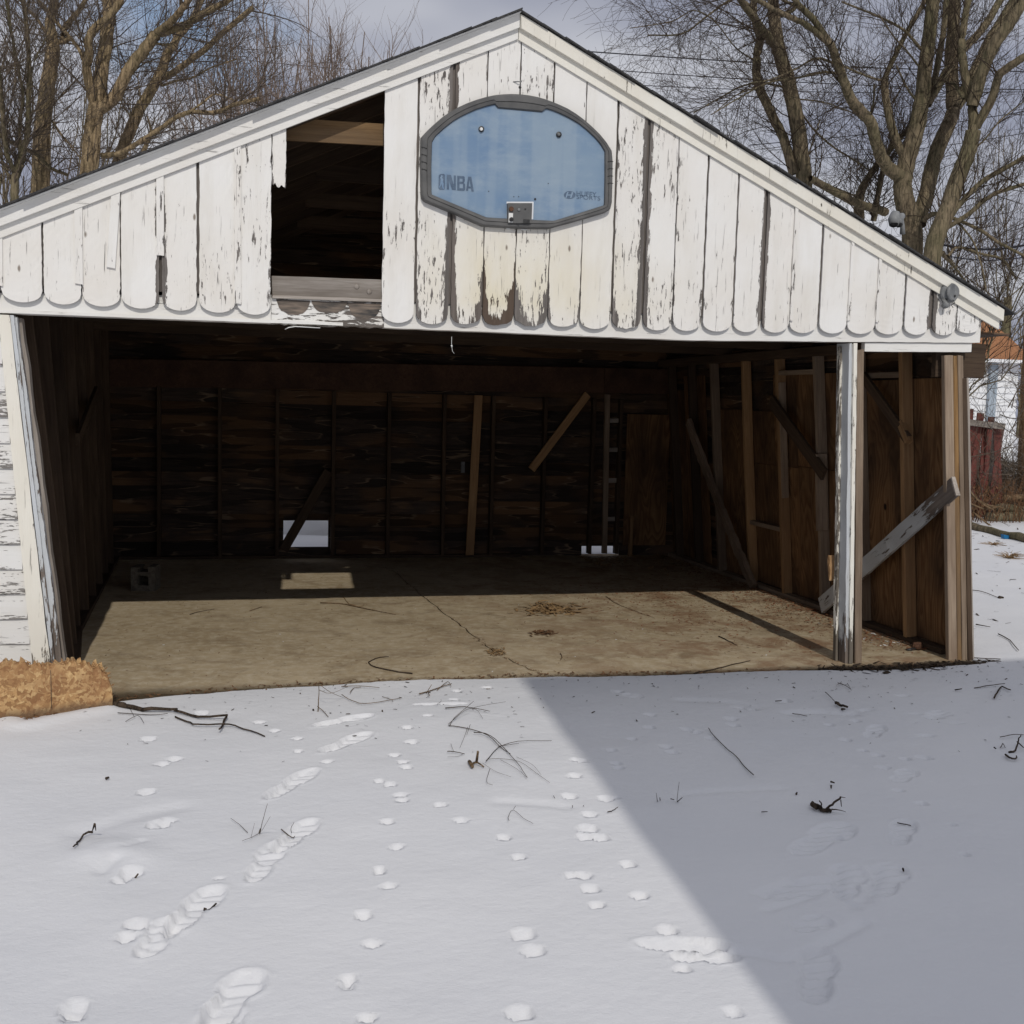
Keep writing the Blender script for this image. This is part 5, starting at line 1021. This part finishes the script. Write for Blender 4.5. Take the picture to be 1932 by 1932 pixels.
def tree(label, Y, trunk, limbs, seed, twig='twig', barkm='bark', twn=1., win=TR, tl=(.8, 1.9), up=.3, name='tree', maxl=2, wig=.35, dspread=1.1, rt=.009):
    random.seed(seed); S_ = FOC*3072
    def width(p, wz): return max(.006, wz*.53/2/S_*float((np.array(p)-CAM)@_F))
    first = win(*trunk[0][0], 'y', Y); T = thing(name, label, 'tree', (float(first[0]), Y, 0))
    def path(pts, wd, y0, dy):
        n = len(pts); P = [win(*q, 'y', y0+dy*i/max(1, n-1)) for i, q in enumerate(pts)]; ws = [width(P[i], wd[0]+(wd[1]-wd[0])*i/max(1, n-1)) for i in range(n)]
        Q = smooth_path(P, 5); m = len(Q); R_ = list(np.interp(np.linspace(0, n-1, m), range(n), ws)); return Q, R_
    tt_ = TB(); Q, R_ = path(trunk[0], trunk[1], Y, 0)
    base = np.array(Q[0]); Q = [np.array((base[0], base[1], -.1)), np.array((base[0], base[1], base[2]*.5))]+list(Q); R_ = [R_[0]*1.35, R_[0]*1.08]+R_
    Q = [q+np.array((random.uniform(-1, 1), random.uniform(-1, 1), 0))*r*.06 for q, r in zip(Q, R_)]
    tt_.tube(Q, R_, 14); tt_.build('trunk', barkm, T)
    spots = [(Q[i], Q[i+1]-Q[i], R_[i]) for i in range(2, len(Q)-1)]; LB = TB()
    for L in limbs:
        pts, wd = L[0], L[1]; dy = L[2] if len(L) > 2 else random.uniform(-dspread, dspread); y0 = L[3] if len(L) > 3 else Y
        q, r = path(pts, wd, y0, dy); q = [a+np.array((random.uniform(-1, 1), random.uniform(-1, 1), random.uniform(-1, 1)))*b*.10 for a, b in zip(q, r)]
        LB.tube(q, r, 8 if r[0] > .04 else 6, False)
        for i in range(len(q)-1): spots.append((q[i], q[i+1]-q[i], r[i]))
    if limbs: LB.build('limbs', barkm, T)
    TW = TB(); wts = np.array([np.linalg.norm(s[1])*(1.0 if s[2] < .09 else .35) for s in spots]); wts = wts/wts.sum(); rr = np.random.default_rng(seed)
    for i in rr.choice(len(spots), int(len(spots)*twn), p=wts):
        b, d, r = spots[i]; d = d/np.linalg.norm(d); s = np.array((random.gauss(0, 1), random.gauss(0, .8), random.gauss(0, 1))); s = s-d*(s@d); s = s/np.linalg.norm(s); an = random.uniform(.5, 1.3)
        nd = d*math.cos(an)+s*math.sin(an)+np.array((0, 0, up)); nd = nd/np.linalg.norm(nd)
        grow(TW, b+d*random.random()*.05, nd, random.uniform(*tl), min(max(.006, r*.4), rt*random.uniform(.5, 1.6)), 0, maxl, 3, up, wig)
    tag(TW.build('twigs', twig, T), kind='stuff')
    return T, len(TW.f)
Z6 = lambda zx, zy, ax, v: at(.3623*zx, .3623*zy, ax, v)
k6 = .3623/.53
def w6(a, b): return (a*k6, b*k6)
NT_ = 0
# left group (window Z6)
for args in (
 dict(label='slender many-stemmed tree at the far left edge behind the roof', Y=9.5, trunk=([(125, 1700), (120, 1560), (130, 1420)], w6(70, 60)), limbs=[([(125, 1430), (60, 1280), (30, 1050), (0, 700), (-20, 450)], w6(42, 30)), ([(135, 1430), (175, 1290), (225, 1120), (235, 900), (240, 500), (205, 100), (165, -60)], w6(48, 36)), ([(170, 1300), (165, 1000), (190, 800), (140, 500), (90, 250), (40, -60)], w6(32, 20)), ([(110, 1550), (0, 1290), (-80, 1150)], w6(28, 16)), ([(140, 1500), (200, 1330), (210, 1250), (270, 900), (270, 560), (390, 300)], w6(22, 12)), ([(-90, 1080), (0, 1120), (150, 1210), (290, 1270), (420, 1390), (560, 1450)], w6(40, 26)), ([(100, 800), (130, 650), (100, 300), (70, 0)], w6(18, 12)), ([(-30, 1650), (0, 1500), (10, 1450)], w6(40, 20))], seed=11, twn=1.1, barkm='bark_grey', tl=(.5, 1.3), up=.35),
 dict(label='thick tan trunk with a U-shaped fork, second from the left', Y=11, trunk=([(335, 1620), (345, 1200), (385, 760), (440, 430), (430, 330), (415, 200), (440, 60), (460, -80)], w6(150, 58)), limbs=[([(440, 340), (520, 345), (575, 320)], w6(45, 38), 0), ([(510, 340), (540, 230), (600, 150), (660, 80), (740, -60)], w6(52, 36)), ([(440, 340), (380, 270), (310, 160), (230, 80), (150, -20)], w6(36, 20)), ([(575, 310), (480, 200), (400, 100), (300, -20)], w6(32, 24)), ([(430, 1000), (520, 1130), (620, 1250), (670, 1320)], w6(20, 10)), ([(440, 870), (520, 780), (600, 690), (690, 600)], w6(10, 6))], seed=12, twn=.75, tl=(.5, 1.3)),
 dict(label='thick forked trunk with a heavy limb arching right, third from the left', Y=10, trunk=([(740, 1440), (765, 1100), (785, 940), (800, 860)], w6(150, 120)), limbs=[([(790, 900), (745, 720), (715, 560), (740, 440), (730, 340), (790, 230), (880, 160), (950, 80), (1020, -40)], w6(80, 58), -.3), ([(735, 560), (700, 510), (650, 400), (570, 300), (520, 240)], w6(40, 28), .5), ([(810, 900), (840, 600), (880, 330), (905, 150), (905, -80)], w6(115, 105), .2), ([(830, 900), (900, 850), (975, 770), (1060, 590), (1180, 430), (1290, 285)], w6(105, 92), -.2), ([(1290, 285), (1400, 195), (1500, 80), (1590, -40)], w6(70, 50), -.6, 9.8), ([(1290, 285), (1400, 255), (1540, 200), (1690, 110), (1860, 20), (2000, -80)], w6(66, 46), -.4, 9.8), ([(840, 1290), (1000, 1265), (1150, 1180), (1290, 1090), (1440, 985), (1570, 930), (1750, 935), (1850, 910), (1960, 860), (2150, 820)], w6(44, 34), -1.), ([(1560, 935), (1680, 850), (1790, 780), (1960, 840)], w6(20, 12), 0, 9.4), ([(1250, 350), (1370, 370), (1450, 350), (1500, 260), (1560, 180)], w6(22, 20), .2, 9.8), ([(1040, 640), (1010, 760), (1020, 880), (1100, 980)], w6(14, 10))], seed=13, twn=.75, tl=(.5, 1.4)),
 dict(label='leaning trunk rising to the right from behind the heavy limb', Y=11.5, trunk=([(960, 1380), (1070, 1100), (1160, 900), (1260, 730), (1330, 600), (1385, 450)], w6(100, 76)), limbs=[([(1385, 450), (1480, 300), (1580, 180), (1700, -60)], w6(66, 46)), ([(1330, 645), (1420, 610), (1560, 510), (1720, 390), (1880, 240), (2100, 60)], w6(56, 42), -.6), ([(1335, 710), (1460, 670), (1600, 640), (1750, 560), (1960, 490)], w6(22, 12)), ([(1160, 1350), (1210, 1200), (1250, 1100), (1220, 960)], w6(50, 14)), ([(1160, 850), (1150, 700), (1130, 600)], w6(12, 7))], seed=14, twn=.7, tl=(.5, 1.5))):
    _, c_ = tree(win=Z6, **args); NT_ += c_
# right group (window TR)
for args in (
 dict(label='tall straight trunk with a leaning twin, first tree right of the roof peak', Y=11, trunk=([(690, 1040), (655, 750), (600, 470), (545, 280), (520, 120), (505, -60)], (92, 62)), limbs=[([(630, 990), (570, 780), (500, 640), (425, 460), (420, 330), (440, 220)], (55, 48), .5), ([(530, 270), (470, 190), (410, 110), (340, 20), (300, -60)], (52, 32)), ([(440, 220), (410, 120), (400, -40)], (46, 34), .4, 11.5), ([(600, 500), (450, 470), (330, 490), (200, 560), (60, 640)], (14, 6)), ([(590, 430), (460, 480), (300, 540), (180, 640)], (12, 5)), ([(650, 610), (740, 730), (850, 830), (960, 900), (1080, 980)], (13, 9)), ([(705, 900), (740, 790), (778, 680)], (11, 8)), ([(560, 90), (640, 40), (560, 0)], (26, 14)), ([(420, 350), (300, 270), (180, 120), (60, 60), (-60, 120), (-300, 160)], (9, 5)), ([(420, 60), (300, -10), (140, 90), (0, 190), (-200, 200)], (14, 8)), ([(640, 560), (800, 580), (970, 640)], (9, 6))], barkm='bark_grey', seed=21, twn=1.2, twig='twig_dark', tl=(.7, 1.9), up=-.05, maxl=2),
 dict(label='main multi-stemmed trunk with a long limb arching left, behind the right roof slope', Y=10, trunk=([(1300, 1420), (1290, 1250), (1250, 1120), (1250, 1000), (1285, 860), (1330, 700), (1355, 560), (1370, 400), (1395, 200), (1425, -60)], (118, 70)), limbs=[([(1240, 1010), (1150, 930), (1100, 830), (1060, 690), (960, 570), (910, 450), (860, 310), (830, 240)], (78, 46), -.8), ([(830, 240), (740, 110), (650, 20), (600, -60)], (40, 30), -.3, 9.2), ([(830, 245), (700, 140), (570, 80), (440, 10), (330, -50)], (36, 22), -.3, 9.2), ([(1330, 1270), (1375, 1110), (1440, 850), (1510, 690), (1530, 600), (1520, 380), (1530, 150), (1545, -80)], (92, 66), .5), ([(1540, 610), (1640, 440), (1740, 240), (1850, 60), (1930, -60)], (70, 68), .4, 10.3), ([(1385, 590), (1480, 430), (1580, 290), (1700, 160), (1810, -20)], (52, 40), .7), ([(1250, 890), (1190, 740), (1155, 590), (1140, 450)], (48, 44), .4), ([(1140, 450), (1190, 340), (1260, 200), (1370, 10), (1420, -60)], (30, 24), .3, 10.4), ([(1420, 500), (1450, 330), (1480, 150), (1495, -60)], (38, 30)), ([(880, 420), (810, 408), (650, 440), (480, 470), (310, 560), (160, 650)], (16, 6)), ([(880, 370), (760, 330), (640, 390), (500, 450), (380, 470)], (16, 7)), ([(720, 1010), (850, 1080), (990, 1150), (1150, 1200)], (40, 50)), ([(1140, 460), (1040, 430), (900, 370)], (14, 11)), ([(1085, 480), (1080, 580), (1060, 660)], (12, 10)), ([(1320, 570), (1260, 480), (1210, 370)], (14, 10)), ([(1350, 280), (1250, 170), (1100, 90), (900, 10)], (18, 10)), ([(1340, 380), (1270, 290), (1190, 200), (1110, 80)], (13, 8))], barkm='bark_grey', seed=22, twn=.9, twig='twig_dark', tl=(.5, 1.5)),
 dict(label='moss-tinted trunk leaning right with a wide fork, rightmost large tree', Y=9, trunk=([(1410, 1460), (1440, 1330), (1500, 1180), (1560, 1000), (1620, 850), (1645, 740)], (104, 84)), limbs=[([(1645, 750), (1640, 600), (1605, 460), (1580, 280), (1590, 150), (1630, -60)], (58, 36), .4), ([(1640, 600), (1700, 400), (1760, 260), (1860, 120), (1950, -40)], (70, 66), -.5), ([(1660, 720), (1750, 560), (1790, 430), (1860, 370), (1970, 300)], (52, 42), -.8), ([(1480, 1270), (1600, 1120), (1720, 1010), (1850, 940), (1980, 860)], (34, 24), -.6), ([(1480, 1300), (1620, 1210), (1760, 1100), (1980, 1030)], (30, 22), -.5), ([(1440, 1390), (1480, 1450), (1530, 1500), (1620, 1620)], (28, 12)), ([(1520, 1230), (1680, 1300), (1800, 1380), (1960, 1460)], (20, 16)), ([(1500, 1450), (1560, 1400), (1700, 1440), (1810, 1470), (1890, 1580)], (16, 14)), ([(1480, 1220), (1420, 1210), (1370, 1240)], (24, 30)), ([(1620, 860), (1700, 800), (1800, 680), (1950, 560)], (12, 7)), ([(1560, 1260), (1640, 1360), (1690, 1500), (1720, 1650)], (13, 8)), ([(1590, 560), (1540, 480), (1500, 470)], (18, 14))], barkm='bark_grey', seed=23, twn=1.0, twig='twig_dark', tl=(.5, 1.4)),
 dict(label='short dark tangled tree low behind the roof between the two right-hand trunks', Y=12, trunk=([(1000, 1230), (1000, 1120), (1030, 1040)], (62, 46)), limbs=[([(1020, 1050), (1100, 930), (1190, 830), (1300, 700)], (38, 26)), ([(1080, 1250), (1110, 1080), (1150, 900), (1190, 800)], (36, 26)), ([(1000, 1120), (930, 1090), (860, 1060)], (14, 8))], barkm='bark_grey', seed=24, twn=2.5, twig='twig_dark', tl=(.5, 1.1), maxl=2)):
    _, c_ = tree(win=TR, **args); NT_ += c_
# bushy reddish trees further away, left of the peak
def bushy(label, nx, Y, top, spread, seed, n=70, twig='twig_pink', up=.9):
    random.seed(seed); b = at(nx, 700, 'y', Y); x0 = float(b[0]); zt = float(at(nx, top, 'y', Y)[2]); T = thing('bushy_tree', label, 'tree', (x0, Y, 0)); t = TB(); h = zt*.42
    t.tube([(x0, Y, -.1), (x0+.05, Y, h*.5), (x0-.05, Y, h)], [.22, .18, .15], 10); t.build('trunk', 'bark_grey', T); LB = TB(); TW = TB()
    for i in range(n):
        a = random.uniform(0, 6.28); f = random.random(); s = spread*random.uniform(.35, 1.1); z0 = h*random.uniform(.35, 1); p = np.array((x0, Y, z0)); end = np.array((x0+math.cos(a)*s, Y+math.sin(a)*s*.7, z0+(zt-z0)*random.uniform(.45, .95)*(1-.35*(s/spread)**2)))
        mid = (p+end)/2+np.array((math.cos(a)*s*.22, math.sin(a)*s*.1, -.2)); Q = smooth_path([p, mid, end], 5); m = len(Q); Q = [q_+np.array((random.gauss(0, .05), random.gauss(0, .05), random.gauss(0, .03))) for q_ in Q]; LB.tube(Q, [.020*(1-.75*k/m)+.005 for k in range(m)], 4, False)
        for j in range(14):
            k = random.randint(2, m-2); d = Q[k+1]-Q[k]; d = d/np.linalg.norm(d); nd = d*.7+np.array((random.gauss(0, .45), random.gauss(0, .45), up*.30+random.gauss(0, .4))); nd = nd/np.linalg.norm(nd)
            grow(TW, Q[k], nd, random.uniform(.8, 1.9), .013, 1, 2, 3, up*.5, .42, 1.25)
    LB.build('limbs', 'twig_pink' if twig == 'twig_pink' else 'bark_grey', T); tag(TW.build('twigs', twig, T), kind='stuff')
bushy('dense reddish-twigged tree behind the left roof slope, left of the others', 830, 21, -160, 3.4, 31, 80)
bushy('dense reddish-twigged tree in the middle above the gable opening', 1010, 23, -80, 3.6, 32, 90)
bushy('lower reddish-twigged tree nearest the roof peak', 1250, 25, 20, 2.8, 33, 60)
bushy('pale twiggy tree behind the far left stems', 60, 20, -60, 3.6, 34, 46, 'twig')
bushy('thin twiggy tree far behind the right roof slope', 2350, 27, 420, 3.0, 35, 20, 'twig')
bushy('fine-twigged tree beyond the house at the right edge', 3040, 30, 180, 4.4, 36, 30, 'twig')
bushy('low twiggy tree behind the right eave', 2850, 19, 520, 2.6, 37, 16, 'twig_dark')
# sparse drooping boughs of a tree out of frame above, entering at top centre
tree('thin dark boughs reaching in from above right of the roof peak', 9.0, ([(2700, 2600), (2400, 600), (2100, -500)], (200, 120)), [([(2100, -500), (1700, -200), (1450, 60), (1250, 150), (1050, 160)], (50, 10)), ([(2100, -500), (1800, -100), (1650, 120), (1450, 300), (1300, 420)], (40, 6)), ([(1700, -200), (1400, -60), (1150, -20), (950, 60)], (24, 5))], 41, twn=2.6, twig='twig_dark', win=TM, tl=(.5, 1.3), up=-.1) if False else None
random.seed(55)
# brush, logs and weeds at the right
BRU = TB()
for i in range(900):
    n = random.uniform(2890, 3150); y = random.uniform(9.9, 13.5); p = np.array((float(at(n, 1450, 'y', y)[0]), y, random.uniform(.0, .9)*random.random()+.02)); a = random.gauss(2.7, .9)
    grow(BRU, p, np.array((math.cos(a), random.gauss(0, .4), random.uniform(-.15, .9))), random.uniform(.4, 1.5), random.uniform(.004, .014), 1, 2, 3, .1, .4, .8)
for i in range(70):
    n = random.uniform(2880, 3130); y = random.uniform(8.7, 9.3); p = np.array((float(at(n, 1450, 'y', y)[0]), y, random.uniform(.1, 2.6))); a = random.uniform(0, 6.28)
    grow(BRU, p, np.array((math.cos(a), random.gauss(0, .3), random.gauss(.1, .5))), random.uniform(.6, 1.6), random.uniform(.005, .011), 0, 2, 3, .0, .45, .7)
tag(BRU.build('brush_pile', 'twig'), 'tangled dry brush behind the leaning fence', 'brush', kind='stuff')
BRU = TB()
for i in range(420):
    n = random.uniform(2885, 3140); y = random.uniform(8.6, 11.5); p = np.array((float(at(n, 1500, 'y', y)[0]), y, .02))
    a = random.uniform(0, 6.28); BRU.tube([p, p+np.array((math.cos(a)*.12, math.sin(a)*.1, .3)), p+np.array((math.cos(a)*.3, math.sin(a)*.2, random.uniform(.3, .75)))], [.008, .006, .003], 3, False)
for i in range(1600):
    n = random.uniform(2885, 3140); y = random.uniform(8.9, 12.5); p = np.array((float(at(n, 1500, 'y', y)[0]), y, random.uniform(.02, .55))); a = random.uniform(0, 6.28); r = random.uniform(.02, .05)
    BRU.add([p, p+np.array((math.cos(a)*r, math.sin(a)*r, random.uniform(-r, r))), p+np.array((0, r*.4, r))], [(0, 1, 2)])
tag(BRU.build('dead_leaves', 'litter'), 'rust-brown dead leaves and stalks at the foot of the fence', 'leaves', kind='stuff')
for a, b, r, lab in (((2890, 1572), (3120, 1628), .06, 'long grey log lying on the snow edge below the brush'), ((2990, 1522), (3130, 1535), .07, 'snow-dusted log stacked in the brush'), ((2960, 1560), (3130, 1590), .09, 'dark log between the other two'), ((3010, 1490), (3120, 1500), .05, 'thin pale log on top of the stack')):
    p, q = (np.array(at(*c, 'z', .05)) if r == .06 else np.array(at(*c, 'y', 9.0)) for c in (a, b)); p[2] = max(p[2], r*.8); q[2] = max(q[2], r*.8)
    t = TB(); t.tube([p+(q-p)*k/8+np.array((0, 0, random.uniform(-.02, .02))) for k in range(9)], [r*random.uniform(.85, 1.1) for k in range(9)], 10); tag(t.build('log', 'bark_grey' if r != .05 else 'stick'), lab, 'log', 'logs in the brush')
for (x0, y0), (x1, y1) in (((1610, 900), (1820, 990)), ((1600, 860), (1760, 1000)), ((1640, 1010), (1900, 1160)), ((1620, 960), (1800, 980))):
    p, q = MR(x0, y0, 'y', 8.4), MR(x1, y1, 'y', 8.2); t = TB(); t.tube(smooth_path([p, (p+q)/2+np.array((0, 0, -.06)), q], 6), [.014]*13, 5, False); tag(t.build('bent_stem', 'stick'), {1610: 'upper arching tan stem in front of the brush', 1600: 'steep tan stem crossing the others by the garage', 1640: 'lowest long tan stem sloping onto the snow', 1620: 'nearly level tan stem before the fence foot'}[x0], 'stem', 'tan stems before the brush')
# distant tree line all round
def line_of_trees(label, pts, h, n, seed, mat='bark_grey'):
    random.seed(seed); t = TB()
    for i in range(n):
        f = random.random()*(len(pts)-1); k = min(int(f), len(pts)-2); q = np.array(pts[k])*(1-(f-k))+np.array(pts[k+1])*(f-k); x, y = q+np.array((random.uniform(-3, 3), random.uniform(-3, 3))); H = h*random.uniform(.5, 1.1)
        t.tube([(x, y, 0), (x+random.uniform(-.4, .4), y, H*.5), (x+random.uniform(-1, 1), y, H)], [.16, .1, .03], 4, False)
        for j in range(16):
            z = H*random.uniform(.25, .95); a = random.uniform(0, 6.28); L = H*.28*random.uniform(.4, 1); t.tube([(x, y, z), (x+math.cos(a)*L*.6, y+math.sin(a)*L*.6, z+L*.5), (x+math.cos(a)*L, y+math.sin(a)*L, z+L*1.0)], [.05, .03, .01], 3, False)
    tag(t.build('far_trees', mat), label, 'trees', kind='stuff')
line_of_trees('far line of bare grey trees on the horizon', [(-70, 60), (-20, 85), (40, 90), (90, 70), (120, 30)], 9, 240, 71)
line_of_trees('bare trees far off on the side behind the viewpoint', [(120, 30), (110, -40), (50, -80), (-40, -80), (-80, 0), (-70, 60)], 9, 200, 72)
for o in bpy.data.objects:
    if '_o' in o: del o['_o']
print('objects', len(bpy.data.objects), 'tris', sum(sum(len(p.vertices)-2 for p in me.polygons)*1 for me in bpy.data.meshes if me.users))
